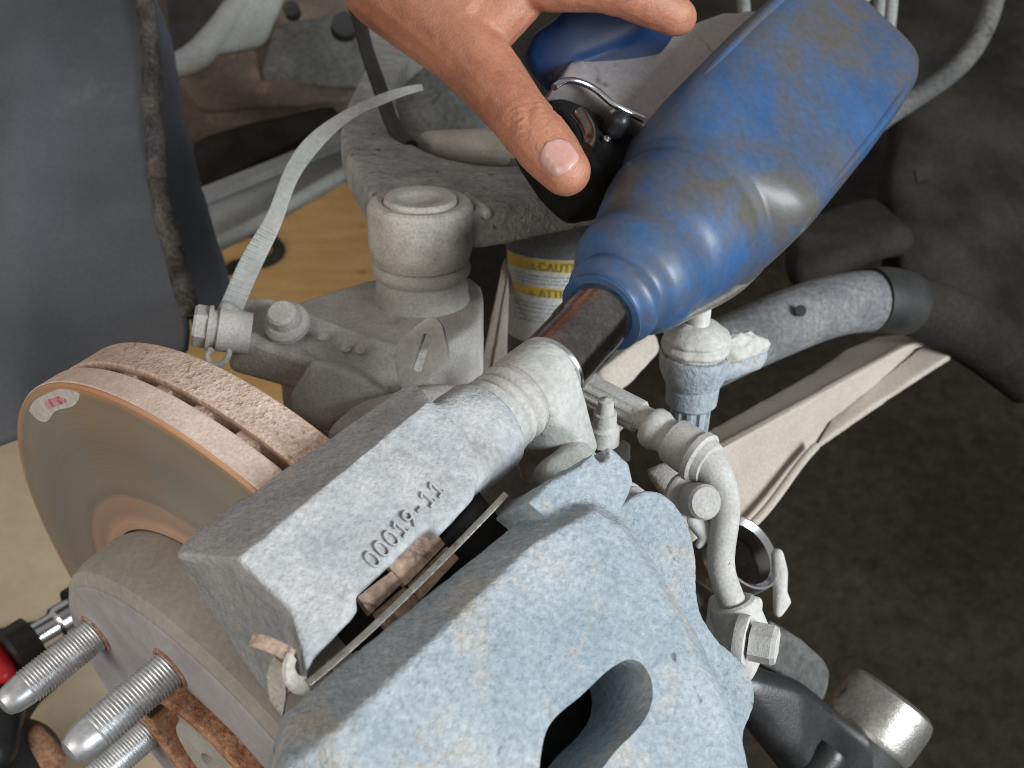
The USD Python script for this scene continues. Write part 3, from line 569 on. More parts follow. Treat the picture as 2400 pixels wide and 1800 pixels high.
rel = np.asarray(hs.vertices) - nc; sel = np.linalg.norm(rel - np.outer(rel @ vz, vz), axis=1) < .02; rel = rel[sel & (hs.vertex_normals @ vz > .1)]
kd = cKDTree(np.c_[rel @ nd, rel @ nxv]); hz = rel @ vz
def skin_h(u, w):
    dd, ii = kd.query([u, w], k=8); wt = 1 / (dd + 2e-4) ** 2; return float((hz[ii] * wt).sum() / wt.sum())
rsn = []
for u in np.linspace(-1, 1, 15):
    w = .0064 * max(1 - abs(u) ** 3.4, .02) ** .5 * (1 - .06 * u); lift = .0006 + .0007 * max(u, 0); row = []; base = []
    for q in np.linspace(-1, 1, 13):
        z = skin_h(u * .0062, q * w); p = nc + nd * (u * .0062) + nxv * (q * w); row.append(p + vz * (z + lift * (1 - .5 * q * q))); base.append(p + vz * (z - .0012))
    rsn.append(np.array(row + base[::-1]))
t.part('thumb_nail', rings(rsn), 'nail', 50)
t.done()
#@BACK
FWD = np.array([0, -sp, cp])
def tilt(a, side=0.0): return unit(math.cos(a) * UP + math.sin(a) * FWD + side * UPX)
def ring_px(pts, d): return [cam(x, y, d) for x, y in pts]
def px_plate(pts, thick, it=2, L=.004, amp=0.0, fs=80, seed=0):
    """plate from photograph positions with surveyed distances (x, y, d)"""
    m, f = plate(cams(pts), thick); return soft(m, L, it, amp=amp, fs=fs, seed=seed) if it else as_tm(m)
def hexhead(o, ax, r, h, mt=None):
    ax = unit(ax); a, b = perp(ax); rows = []
    for z, k in ((0, 1), (h * .82, 1), (h, .90)):
        rows.append(np.array([np.asarray(o) + ax * z + (a * math.cos(q) + b * math.sin(q)) * r * k for q in np.arange(6) * math.pi / 3]))
    return rings(rows)

# ------------------------------------------------------------------ upper ball joint and upper control arm
BJ = cam(985, 463, .45); BA = tilt(math.radians(15), .02)
t = Thing('ball_joint', 'dusty round ball joint with a stepped cap above the knuckle', 'ball joint')
k = .45 / FPX
mm = .001
t.part('cap', lathe(BJ, BA, [(-.0022, .0), (-.0020, .006), (-.0006, .0085), (.0002, .0100), (.0004, .0146), (0, .0152), (-.0022, .0155), (-.0026, .0160), (-.0016, .0166), (-.0012, .0200), (-.0020, .0214), (-.004, .0222)], 72), 'dust_gray', 30)
t.part('housing', lathe(BJ, BA, [(-.003, .0215), (-.0040, .0224), (-.020, .0226), (-.0255, .0212), (-.0275, .0206), (-.0282, .0190)], 72), 'dust_gray', 40)
t.part('boot', lathe(BJ, BA, [(-.028, .0188), *arc(-.0285, .0202, -.0345, .0202, .0012), (-.0352, .0190), *arc(-.036, .0188, -.042, .0200, .0008), (-.048, .0212)], 72), 'dust_rub', 40)
cr = cam(845, 447, .455)
t.done()
t = Thing('upper_control_arm', 'forked upper control arm with rough pitted dusty surface', 'control arm')
fa_ = plane_fr(BJ, BA, UPX)
armo = [(872, 462), (840, 410), (798, 318), (806, 262), (838, 190), (860, 120), (905, 40), (985, 60), (960, 130), (925, 220), (930, 275), (952, 320), (1005, 352), (1090, 378), (1190, 386), (1290, 380), (1420, 350), (1560, 300), (1660, 330), (1560, 400), (1400, 442), (1250, 470), (1160, 488), (1085, 492), (1000, 478), (905, 474)]
ao = np.array(fa_.hits(armo, -.003)); ao = spline(np.vstack([ao, ao[:1]]), 150)[:-1]
arm = fa_.slab([tuple(q) for q in ao], -.021, -.003, xy=True)
arm = arm - as_man(lathe(BJ, BA, [(-.05, .001), (-.05, .0218), (.01, .0218), (.01, .001)], 64))
arm = soft(arm, .0028, 4, amp=.0003, fs=150, seed=5)
t.part('arm', arm, 'dust_rough', True)
t.part('weld_bead', soft(hull((fa_.w([*fa_.hit(1092, 442, 0), -.0045]), .0025), (fa_.w([*fa_.hit(1140, 470, 0), -.0055]), .003)), .0012, 1, amp=.0006, fs=300), 'dust_gray', True)
t.done()
single('coil_boot', soft(hull((cam(1010, 343, .56), .0080), (cam(1180, 345, .54), .0098), (cam(1330, 345, .53), .0098)), .002, 0), 'dust_rub', 'gray rounded rubber sleeve lying behind the control arm fork', 'rubber sleeve')
single('black_hose', tube(cams([(800, -60, .62), (827, 0, .62), (858, 113, .60), (888, 200, .58), (915, 280, .56), (962, 345, .54)]), .0040, 14), 'dark_part', 'thin black hose running down into the control arm fork', 'hose')

# ------------------------------------------------------------------ steering knuckle
t = Thing('steering_knuckle', 'dusty gray cast steering knuckle under the ball joint', 'steering knuckle')
fk = plane_fr(BJ + BA * -.046, BA, UPX)
kn = fk.slab([(640, 735), (700, 706), (868, 655), (960, 640), (1095, 645), (1130, 672), (1134, 700), (1120, 760), (1040, 815), (930, 835), (720, 760)], -.048, 0)
kb = hull(*[(cam(x, y, d), r) for x, y, d, r in [(790, 850, .475, .012), (1060, 830, .475, .012), (1050, 950, .47, .012), (800, 960, .46, .012), (900, 980, .46, .014)]])
kc = hull(*[(cam(x, y, d), r) for x, y, d, r in [(855, 985, .405, .007), (990, 950, .405, .008), (880, 1060, .39, .008), (800, 1020, .395, .005), (1050, 960, .41, .010)]])
t.part('body', soft(union(kn, kb), .0022, 2, amp=.0003, fs=120, seed=8), 'dust_gray', True)
t.part('arm', soft(kc, .003, 2, amp=.0003, fs=160, seed=9), 'dust_gray', True)
t.done()

t = Thing('sensor_bracket', 'flat dusty bracket bolted on the knuckle with a slotted diamond tab', 'bracket')
pn = unit(UP * .80 + np.array([-.10, 0, -.60]))
fp = plane_fr(cam(740, 790, .425), pn, UPX)
bp = [(519, 737), (560, 710), (603, 696), (631, 696), (668, 714), (800, 762), (932, 806), (985, 832), (960, 915), (935, 927), (905, 928), (880, 915), (830, 890), (736, 852), (660, 822), (588, 796), (530, 782), (512, 765)]
t.part('plate', soft(fp.slab(bp, -.005, 0), .0018, 2, amp=.00015, fs=200), 'dust_rub', True)
t.part('skirt', soft(hull(*[(cam(x, y, d), r) for x, y, d, r in [(575, 800, .428, .003), (730, 855, .422, .003), (722, 895, .428, .004), (560, 850, .437, .004), (640, 800, .44, .006)]]), .002, 1), 'dust_gray', True)
t.part('lug', soft(hull(*[(cam(x, y, d), r) for x, y, d, r in [(742, 862, .417, .0030), (828, 893, .413, .0035), (900, 926, .412, .003), (712, 930, .421, .005), (722, 955, .421, .006), (768, 975, .418, .006), (830, 935, .418, .006), (850, 900, .43, .008)]]), .002, 1), 'dust_rub', True)
tn = unit(np.array([-.25, -.12, -1.0])); ft = plane_fr(cam(985, 830, .398), tn, UPX)
tab = ft.slab([(922, 826), (934, 796), (1000, 745), (1022, 745), (1036, 760), (1050, 826), (1049, 850), (1020, 874), (944, 918), (926, 868)], -.0030, 0) - ft.slab([(994, 781), (1010, 788), (985, 875), (963, 864)], -.02, .02, zp=0)
t.part('slotted_tab', soft(tab, .0012, 1), 'dust_white', 30)  # paler than the knuckle, in place of the shade falling behind the tab
hb_ = fp.w([*fp.hit(672, 757, 0), 0])
t.part('bolt_flange', lathe(hb_, fp.A[:, 2], [(-.001, .0094), (.0014, .0092), (.0032, .0074), (.0034, 0)], 36), 'dust_rub', 30)
t.part('bolt_head', lathe(hb_, fp.A[:, 2], [(.003, .0062), (.0080, .0058), (.0092, .0048), (.0092, 0)], 24), 'dust_rub', 30)
for (x, y) in ((812, 815), (846, 819), (757, 788)):
    q = fp.w([*fp.hit(x, y, 0), 0]); t.part('rivet', lathe(q, fp.A[:, 2], [(-.001, .0024), (.0006, .0022), (.0010, .001), (.001, 0)], 16), 'dust_rub', 30)
hx = unit(cam(452, 762, .420) - cam(540, 775, .424))
t.part('side_bolt', join(hexhead(cam(490, 768, .421), hx, .0085, .0062), lathe(cam(490, 768, .421), hx, [(-.016, .0085), (-.0035, .0088), (-.003, .0074), (-.001, .0074), (-.0008, .0090), (.0006, .0090), (.001, 0)], 36)), 'dust_rub', 20)
t.part('clip', tube(cams([(500, 815, .42), (492, 850, .42), (505, 856, .42), (528, 845, .42), (535, 815, .42)]), .0012, 8), 'dust_gray')
t.part('blue_mark', soft(hull((cam(556, 800, .4225), .0018), (cam(572, 796, .4205), .0018)), .001, 0), 'blue_mark', True, label='small blue paint mark')
t.done()
t = Thing('strap', 'gray notched cable strap curving up from the sensor bracket', 'strap')
stp = cams([(540, 728, .425), (560, 680, .43), (601, 592, .435), (642, 515, .44), (678, 420, .445), (722, 350, .45), (770, 303, .455), (825, 265, .46), (882, 238, .462), (935, 218, .465), (990, 205, .47)])
t.part('band', tube(stp, [.0046, .0046, .0044, .0036, .0034, .0038, .0032, .0025, .0024, .0021, .0016], 16, m=70, flat=.32, up=np.array([.2, 0, -1.])), 'strap_gray', 40)
q = spline(stp, 160)
for i in range(7, 46, 3):
    tt = unit(q[i + 1] - q[i]); n_ = unit(np.array([.2, 0, -1.]) - tt * (tt @ np.array([.2, 0, -1.]))); w_ = np.cross(tt, n_)
    f = Fr(q[i] + n_ * .0013, tt, w_, n_); 
    if np.linalg.det(f.A) < 0: f = Fr(q[i] + n_ * .0013, tt, -w_, n_)
    t.part('notch', bx(f, (0, 0, 0), (.0011, .0084 - max(i - 30, 0) * .0001, .0009)), 'strap_gray', False)
t.part('buckle', soft(hull((cam(530, 722, .423), .003), (cam(565, 745, .423), .003), (cam(520, 745, .423), .003), (cam(556, 766, .423), .003)), .001, 0), 'strap_gray', True)
t.done()

# ------------------------------------------------------------------ shock absorber with its warning label
t = Thing('shock_absorber', 'shock absorber with yellow and white warning label', 'shock absorber')
SA = tilt(math.radians(22), .0); SO = cam(1325, 590, .56); SR = .0310
t.part('tube', lathe(SO, SA, [(-.20, SR), (.02, SR), (.05, SR * .99), (.05, 0)], 72), 'shock_gray', 40)
sa_, sb_ = perp(SA)
toward = unit(-SO - SA * (-SO @ SA)); sidev = np.cross(SA, toward)
if sidev[0] < 0: sidev = -sidev
def band(h0, h1, a0, a1, lift, n=40):
    th = np.linspace(a0, a1, n); r = SR + lift; up_ = np.array([SO + SA * h1 + (toward * math.cos(a) + sidev * math.sin(a)) * r for a in th]); lo_ = up_ - SA * (h1 - h0)
    v = np.vstack([up_, lo_]); f = []
    for i in range(n - 1): f += [[i, n + i, n + i + 1], [i, n + i + 1, i + 1]]
    m = trimesh.Trimesh(v, f, process=False); 
    if m.face_normals[n // 2] @ toward < 0: m.invert()
    return m
def h_px(y):                                   # height on the tube wall facing the viewer seen at photograph row y, centre line
    o = SO + toward * SR; d = cam(1325, y, 1.); A = np.array([SA[1:], -d[1:]]).T; return np.linalg.solve(A, -o[1:])[0]
H = {y: h_px(y) for y in (612, 636, 640, 662, 672, 690, 700, 716, 720, 740, 760, 800)}
lab = t.part('label', band(h_px(812), h_px(610), -1.25, 1.45, .0003), 'white_label', True, label='white warning label')
t.part('caution_band', band(h_px(640), h_px(612), -1.2, 1.4, .0006), 'yellow_label', True, parent=lab, label='yellow CAUTION band')
t.part('attention_band', band(h_px(700), h_px(677), -1.0, 1.4, .0006), 'yellow_label', True, parent=lab, label='yellow ATTENTION band')
def wrap_text(s, hbase, a0, height, lift=.0008):
    m = meshkit.text_mesh(s, height, .0002, bold=True); v = m.vertices.copy(); a = a0 + v[:, 0] / SR
    r = SR + lift + v[:, 2]
    m.vertices = SO + SA * (hbase + v[:, 1:2]) + (np.cos(a)[:, None] * toward + np.sin(a)[:, None] * sidev) * r[:, None]
    if m.volume < 0: m.invert()
    return m
t.part('caution_text', wrap_text('\u26a0 CAUTION' if False else 'CAUTION', h_px(637), -.42, .0041), 'label_ink', False, parent=lab, label='CAUTION lettering')
t.part('attention_text', wrap_text('ATTENTION', h_px(698), -.40, .0037), 'label_ink', False, parent=lab, label='ATTENTION lettering')
def tri_sign(hb, a0, s):
    th = [(0, 0), (s, 0), (s / 2, s * .87)]; o = Manifold.extrude(CrossSection([th]), .0002) - Manifold.extrude(CrossSection([[(s * .22, s * .13), (s * .78, s * .13), (s / 2, s * .62)]]), .001).translate([0, 0, -.0004])
    m = as_tm(o.refine_to_length(.0008)); v = m.vertices.copy(); a = a0 + v[:, 0] / SR; r = SR + .0008 + v[:, 2]
    m.vertices = SO + SA * (hb + v[:, 1:2]) + (np.cos(a)[:, None] * toward + np.sin(a)[:, None] * sidev) * r[:, None]
    if m.volume < 0: m.invert()
    return m
t.part('warning_sign', tri_sign(h_px(637), -.60, .0042), 'label_ink', False, parent=lab)
t.part('warning_sign', tri_sign(h_px(698), -.58, .0038), 'label_ink', False, parent=lab)
rg = np.random.default_rng(11); lines = []
for y in (650, 658, 667, 716, 725, 735, 746, 757):
    a = -.95
    while a < 1.2:
        w = rg.uniform(.04, .16); lines.append(band(h_px(y + 3), h_px(y), a, min(a + w, 1.25), .0006, 5)); a += w + rg.uniform(.025, .05)
t.part('small_print', join(*lines), 'label_gray', False, parent=lab, kind='stuff')
t.done()
single('shock_bracket', join(px_plate([(1182, 600, .53), (1196, 606, .53), (1148, 880, .50), (1124, 872, .50)], .004, 1, .004), px_plate([(1196, 606, .533), (1190, 900, .503), (1150, 884, .500)], .006, 1, .004)), 'tan_arm', 'narrow tan strut beside the shock absorber', 'strut', smooth=30)

# ------------------------------------------------------------------ lower arms on the right
t = Thing('lower_control_arm', 'dusty tan lower control arm with folded edges reaching to the right', 'control arm')
t.part('top_fold', flat([(1590, 1100), (1600, 1046), (1680, 998), (1790, 938), (1897, 878), (1990, 815), (2060, 788), (2130, 782), (2170, 795), (2120, 812), (1690, 1052)], [(1690, 1052, .472), (2120, 812, .622), (1897, 878, .578)], .004, 1, .003), 'tan_arm', 30)
t.part('face', flat([(1590, 1105), (1690, 1052), (2120, 812), (2170, 795), (2185, 806), (2070, 890), (1965, 972), (1900, 1024), (1716, 1126), (1640, 1160)], [(1690, 1052, .4715), (2120, 812, .6215), (1900, 1024, .548)], .004, 1, .003), 'tan_arm', 30)
t.part('upper_flange', flat([(1956, 970), (2070, 884), (2168, 806), (2236, 828), (2080, 930), (1912, 1046)], [(1960, 972, .572), (2165, 806, .638), (1912, 1046, .548)], .004, 1, .003), 'tan_arm', 35)
t.part('side_wall', flat([(1690, 1122), (1790, 1080), (1900, 1020), (1960, 968), (1910, 1048), (1850, 1122), (1780, 1212), (1700, 1285), (1610, 1370), (1600, 1200)], [(1716, 1120, .490), (1955, 970, .576), (1690, 1285, .474)], .004, 1, .003), 'tan_arm', 35)
t.part('rolled_edge', tube(cams([(1912, 1046, .546), (1850, 1122, .520), (1780, 1212, .492), (1700, 1285, .468), (1640, 1345, .450)]), .0022, 10), 'tan_arm')
t.part('rear_leg', px_plate([(1398, 872, .50), (1470, 815, .51), (1537, 772, .52), (1552, 800, .52), (1552, 822, .52), (1470, 905, .51), (1430, 935, .50)], .012, 2, .004), 'tan_arm', True)
t.part('inner_leaf', px_plate([(1552, 1275, .44), (1580, 1180, .445), (1640, 1240, .44), (1560, 1360, .43), (1545, 1345, .43)], .004, 1, .004), 'tan_arm', True)
t.done()
t = Thing('crossmember_arm', 'thick gray dusty arm sweeping right behind the link, banded in black', 'suspension arm')
cl_ = [(1640, 850, .55), (1740, 800, .56), (1850, 752, .575), (1950, 718, .59), (2050, 706, .60), (2150, 720, .62), (2270, 775, .64), (2420, 880, .66)]
t.part('arm', tube(cams(cl_[:5]), [.0165, .0168, .0172, .0172, .0175], 28), 'arm_gray', 40)
t.part('far_arm', tube(cams(cl_[4:]), [.0175, .018, .019, .020], 28), 'grime', 40, label='darker far end')
t.part('bushing_band', tube(cams([(2040, 702, .598), (2080, 704, .604), (2120, 712, .612)]), [.0182, .0188, .0184], 28), 'dark_part', 40, label='black rubber band')
q = cam(1876, 728, .553); t.part('hole', lathe(q, [0, -.3, -1.], [(-.001, .0030), (.0006, .0030), (.0008, 0)], 16), 'dark_part', 30)
t.done()
t = Thing('stabilizer_link', 'ball ended stabilizer link with pale wrinkled boot and ribbed stem', 'link')
LK = cam(1632, 812, .44); LA = tilt(math.radians(14), 0)
def lk(h): return h
px = .44 / FPX
t.part('boot', soft(as_man(lathe(LK, LA, [(-.002, .0005), (-.002, .0134), *arc(-.001, .0134, .003, .0130, .0016), *arc(.003, .0126, .007, .0120, .0013), (.0095, .0092), (.011, .0065), (.011, .0005)], 48)), .0018, 0, amp=.0006, fs=220), 'dust_white', True)
t.part('stud', lathe(LK, LA, [(.010, .0046), (.030, .0046), (.030, .0)], 24), 'dust_white', 40)
t.part('cup', lathe(LK, LA, [(-.002, .0128), (-.0024, .0145), (-.004, .0150), (-.010, .0145), (-.0165, .0118), (-.0168, .0108), (-.018, .0108), (-.0186, .0112), (-.026, .0108), (-.0275, .0095), (-.0275, .0)], 56), 'caliper_cast', 35)
t.part('flange', soft(union(hull((cam(1690, 860, .437), .006), (cam(1780, 822, .445), .0035), (cam(1770, 850, .443), .0035), (cam(1600, 870, .437), .008))), .002, 3, amp=.0008, fs=200), 'caliper_cast', True)
t.part('mud_crust', soft(hull((cam(1695, 812, .435), .0035), (cam(1760, 790, .44), .0028), (cam(1795, 808, .443), .0022), (cam(1720, 835, .436), .003)), .0014, 0, amp=.0022, fs=240, seed=6), 'dust_white', True)
rbs = []
st = []
th = np.linspace(0, 2 * np.pi, 60, endpoint=False); rr_ = np.where((np.arange(60) // 3) % 2 == 0, 1.0, .86); a, b = perp(LA)
st = [LK + LA * h + (np.cos(th) * rr_ * r)[:, None] * a + (np.sin(th) * rr_ * r)[:, None] * b for h, r in ((-.027, .0088), (-.050, .0080), (-.075, .0072))]
t.part('ribbed_stem', rings(st), 'caliper_cast', False)
t.done()

# ------------------------------------------------------------------ brake hose, banjo and fittings
t = Thing('brake_hose', 'gray brake hose with fluted fitting and curved steel pipe on the caliper', 'brake hose')
fl = unit(cam(1505, 980, .375) - cam(1360, 905, .385)); f0 = cam(1345, 897, .386)
th = np.linspace(0, 2 * np.pi, 48, endpoint=False); rr_ = np.where((np.arange(48) // 2) % 2 == 0, 1.0, .93); a, b = perp(fl)
Lf = np.linalg.norm(cam(1505, 978, .375) - f0)
t.part('fluted_sleeve', rings([f0 + fl * h + (np.cos(th) * rr_ * r)[:, None] * a + (np.sin(th) * rr_ * r)[:, None] * b for h, r in ((0, .0052), (.001, .0060), (Lf - .001, .0060), (Lf, .0052))]), 'dust_rub', 20)
t.part('sleeve_end', lathe(cam(1500, 976, .374), fl, [(-.002, .0046), (.006, .0046)], 24), 'dust_gray', 40)
g0 = cam(1522, 996, .370); gl = unit(cam(1640, 1072, .358) - g0); Lg = np.linalg.norm(cam(1640, 1072, .358) - g0)
t.part('end_fitting', lathe(g0, gl, [(0, .0045), (.0002, .0066), (.0016, .0074), (.0040, .0074), (.0062, .0066), (.0070, .0062), (.0095, .0066), (.0110, .0080), (Lg - .004, .0084), (Lg - .0018, .0080), (Lg, .0064), (Lg, .0)], 40), 'dust_rub', 30)
t.part('collar', lathe(cam(1633, 1068, .3585), gl, [(-.001, .0084), (0, .0092), (.0022, .0092), (.003, .0080), (.0055, .0072), (.006, 0)], 40), 'dust_rub', 30)
pp = cams([(1635, 1070, .358), (1668, 1098, .356), (1690, 1135, .355), (1700, 1180, .355), (1697, 1235, .356), (1690, 1290, .357), (1692, 1340, .358), (1708, 1390, .359), (1722, 1430, .360)])
t.part('pipe', tube(pp, [.0064, .0060, .0052, .0049, .0048, .0047, .0046, .0046, .0046], 24, m=60), 'dust_rub', 40)
sd = unit(cam(1722, 1430, .360) - cam(1706, 1380, .359))
t.part('ferrule', lathe(cam(1716, 1412, .360), sd, [(.0, .0050), (-.0006, .0066), (.0002, .0078), (.003, .0086), (.012, .0094), (.015, .0085), (.015, 0)], 36), 'dust_white', 30)
q = cam(1698, 1318, .350); t.part('stain', lathe(cam(1702, 1318, .3535), [0, -.1, -1], [(-.002, .0013), (.0002, .0012), (.0004, 0)], 12), 'grime', 30)
t.done()
t = Thing('banjo_bolt', 'round capped bolt with a washer beside the curved pipe', 'bolt')
ba = unit(np.array([.30, .02, -1.0])); b0 = cam(1618, 1168, .360)
t.part('washer', lathe(b0, ba, [(0, .0065), (0, .0098), (.0022, .0098), (.0028, .0090), (.0030, .0058)], 44), 'dust_rub', 30)
t.part('head', lathe(b0, ba, [(.001, .0062), (.0105, .0060), (.0118, .0052), (.0122, .003), (.0122, 0)], 40), 'dust_rub', 30)
t.part('cap_strap', soft(union(hull((cam(1622, 1215, .357), .003), (cam(1650, 1228, .357), .0022), (cam(1652, 1260, .356), .0018)), hull((cam(1652, 1258, .356), .0018), (cam(1638, 1278, .356), .0012))), .0009, 1), 'dust_white', True)
t.done()
t = Thing('hose_clamp_block', 'pale clamp block with a hex bolt below the pipe', 'clamp')
t.part('block', soft(union(hull(*[(cam(x, y, d), r) for x, y, d, r in [(1690, 1430, .362, .006), (1760, 1420, .36, .003), (1775, 1410, .36, .002), (1735, 1500, .358, .006), (1680, 1500, .362, .007)]]),
                            hull(*[(cam(x, y, d), r) for x, y, d, r in [(1690, 1500, .362, .006), (1745, 1510, .356, .007), (1735, 1570, .356, .005), (1690, 1560, .36, .006)]])), .0018, 4, amp=.0003, fs=200), 'dust_white', True)
t.part('fin', px_plate([(1748, 1450, .352), (1770, 1405, .352), (1782, 1402, .352), (1784, 1425, .352), (1740, 1495, .350), (1722, 1495, .350)], .003, 1, .002), 'dust_white', True)
ha = unit(np.array([.92, .12, -.38]))
t.part('washer', lathe(cam(1740, 1502, .350), ha, [(-.002, .0085), (0, .0088), (.0015, .0086), (.0018, 0)], 40), 'dust_white', 30)
t.part('bolt_head', join(hexhead(cam(1760, 1502, .349), ha, .0066, .0085)), 'dust_white', 20)
t.done()
t = Thing('bleed_screw', 'small pale bleed screw standing behind the ear', 'screw')
b1 = cam(1415, 1035, .372); bu = tilt(.2)
t.part('stem', lathe(b1, bu, [(0, .0055), (.006, .0052), (.007, .0042), (.012, .0040), (.0125, .0030), (.017, .0026), (.018, 0)], 28), 'dust_white', 35)
t.part('wing', px_plate([(1425, 1055, .366), (1462, 1030, .366), (1478, 1042, .366), (1478, 1085, .366), (1440, 1072, .366)], .003, 1, .002), 'dust_white', True)
t.done()
t = Thing('backing_bracket', 'dusty bracket web between the ear and the pipe', 'bracket')
t.part('web', px_plate([(1510, 1095, .385), (1580, 1070, .385), (1600, 1140, .378), (1570, 1180, .375)], .006, 2, .003), 'dust_gray', True)
t.part('rod', tube(cams([(1345, 930, .40), (1380, 960, .395), (1400, 990, .39)]), .012, 16), 'ear_cast')
t.part('lower_knob', soft(hull((cam(1605, 1420, .37), .010), (cam(1640, 1450, .372), .011)), .002, 1, amp=.0003, fs=200), 'grime_brown', True)
t.done()
t = Thing('open_tube', 'open ended tube with a bright chrome rim behind the hose', 'tube')
ra = unit(np.array([.48, -.50, -.66])); r0_ = cam(1750, 1295, .42)
t.part('tube_wall', lathe(r0_, ra, [(-.045, .0150), (-.0008, .0153), (-.0008, .0145), (-.040, .0140), (-.040, 0)], 64), 'grime_brown', 40)
t.part('chrome_rim', lathe(r0_, ra, [(-.009, .0154), (-.0010, .0160), (.0008, .0158), (.0010, .0150), (-.001, .0128), (-.007, .0122), (-.009, .0130)], 64, closed=True), 'chrome', 30)
t.part('side_clip', soft(union(hull((cam(1822, 1300, .42), .0025), (cam(1830, 1340, .42), .0028), (cam(1828, 1390, .42), .0028)), hull((cam(1828, 1390, .42), .0028), (cam(1842, 1410, .42), .002), (cam(1824, 1435, .42), .002))), .0015, 1), 'dust_white', True)
t.done()

# ------------------------------------------------------------------ lower right corner
t = Thing('lower_ball_joint', 'worn steel cylinder end with grooved rim at the lower right', 'ball joint')
la = unit(np.array([.46, -.40, -.62])); l0 = cam(2035, 1735, .52)
la = unit([.60, -.74, .10])
t.part('can', lathe(cam(2022, 1732, .52), la, [(.001, .0225), (.004, .0238), (.020, .0236), (.0245, .0222), (.0265, .0190), (.0265, 0)], 64), 'steel_worn', 35)
t.part('groove', lathe(cam(2022, 1732, .52), la, [(-.010, .018), (-.010, .0225), (.0015, .0225), (.0015, .018)], 64, closed=True), 'dark_part', 35)
t.part('rim', lathe(cam(2022, 1732, .52), la, [(-.014, .016), (-.0145, .0232), (-.0105, .0236), (-.0095, .0225), (-.0095, .016)], 64, closed=True), 'dark_part', 35)
t.done()
t = Thing('lower_link', 'shiny black lower arm with gray mounting ear', 'link')
t.part('bar', soft(hull(*[(cam(x, y, d), r) for x, y, d, r in [(1740, 1600, .46, .008), (1850, 1630, .47, .008), (2010, 1760, .50, .008), (1980, 1900, .50, .012), (1850, 1740, .47, .008), (1745, 1650, .46, .006)]]), .004, 2), 'gun_black', True)
t.part('ear', px_plate([(1800, 1450, .475), (1830, 1465, .475), (1888, 1500, .48), (1938, 1545, .485), (1950, 1575, .487), (1946, 1605, .487), (1925, 1650, .485), (1850, 1590, .475), (1765, 1545, .465)], .010, 2, .003), 'grime_gray', True)
t.part('bushing', lathe(cam(1925, 1790, .475), la, [(-.03, .009), (.005, .009), (.0085, .0075), (.009, 0)], 40), 'gun_black', 35)
t.done()

# ------------------------------------------------------------------ rubber flap at the left
t = Thing('mud_flap', 'large black rubber flap with a beaded edge on the left', 'rubber flap')
bead = [(330, -80, .66), (340, 0, .655), (352, 120, .65), (358, 240, .645), (364, 340, .64), (378, 470, .63), (402, 570, .625), (425, 660, .62), (448, 740, .615)]
left = [(-500, -120, .62), (-500, 300, .62), (-420, 800, .60), (-300, 1120, .585)]
bb = spline(cams(bead), 40); 
def flap_sheet():
    rows = []
    top = cams([(-600, -120, .60), (-300, -110, .63), (0, -100, .645), (330, -80, .66)]); bot = cams([(-500, 1150, .56), (-250, 1125, .57), (0, 1045, .585), (240, 960, .60)])
    end = cams([(448, 740, .615)])[0]
    n, mcol = 50, 50; P = np.zeros((n, mcol, 3))
    topc = spline(top, mcol); botc = spline(np.vstack([bot, end[None] + [0, 0.02, 0]]), mcol)
    lft = spline(np.array([top[0], (top[0] + bot[0]) / 2 + [-.01, 0, .0], bot[0]]), n)
    rgt = spline(np.vstack([cams(bead), botc[-1][None]]), n)
    for i in range(n):
        v = i / (n - 1)
        for j in range(mcol):
            u = j / (mcol - 1)
            P[i, j] = (1 - v) * topc[j] + v * botc[j] + (1 - u) * lft[i] + u * rgt[i] - ((1 - u) * (1 - v) * topc[0] + u * (1 - v) * topc[-1] + (1 - u) * v * botc[0] + u * v * botc[-1])
            P[i, j, 2] += .012 * math.sin(u * 3.0 + v) - .010 * math.exp(-((u - .72 + .2 * v) / .10) ** 2) + .006 * (meshkit.fbm(np.array([[u * 4, v * 5, 0.]]), 3, 4)[0] - .5)
    Q = P + np.array([0, 0, .004]); v = np.vstack([P.reshape(-1, 3), Q.reshape(-1, 3)]); f = []; o = n * mcol
    for i in range(n - 1):
        for j in range(mcol - 1):
            a = i * mcol + j; f += [[a, a + mcol, a + mcol + 1], [a, a + mcol + 1, a + 1], [o + a, o + a + mcol + 1, o + a + mcol], [o + a, o + a + 1, o + a + mcol + 1]]
    b = [j for j in range(mcol)] + [i * mcol + mcol - 1 for i in range(1, n)] + [(n - 1) * mcol + j for j in range(mcol - 2, -1, -1)] + [i * mcol for i in range(n - 2, 0, -1)]
    for x, y in zip(b, b[1:] + b[:1]): f += [[x, y, o + y], [x, o + y, o + x]]
    m = trimesh.Trimesh(v, f, process=False); trimesh.repair.fix_normals(m); return m
t.part('sheet', flap_sheet(), 'black_rubber', True)
bm = tube(cams([(x, y, d - .006) for x, y, d in bead]), .0058, 16, m=90); bm = soft(bm, 0, 0, amp=.0016, fs=90, seed=2)
t.part('bead', bm, 'bead_rubber', True, label='rough rolled edge')
t.part('back_panel', px_plate([(335, -60, .72), (395, 60, .715), (430, 260, .70), (470, 430, .69), (510, 570, .68), (542, 660, .675), (556, 720, .67), (450, 800, .665), (380, 500, .69), (345, 200, .71)], .006, 2, .008), 'black_rubber', True)
spt = cam(272, 598, .612); 
t.done()

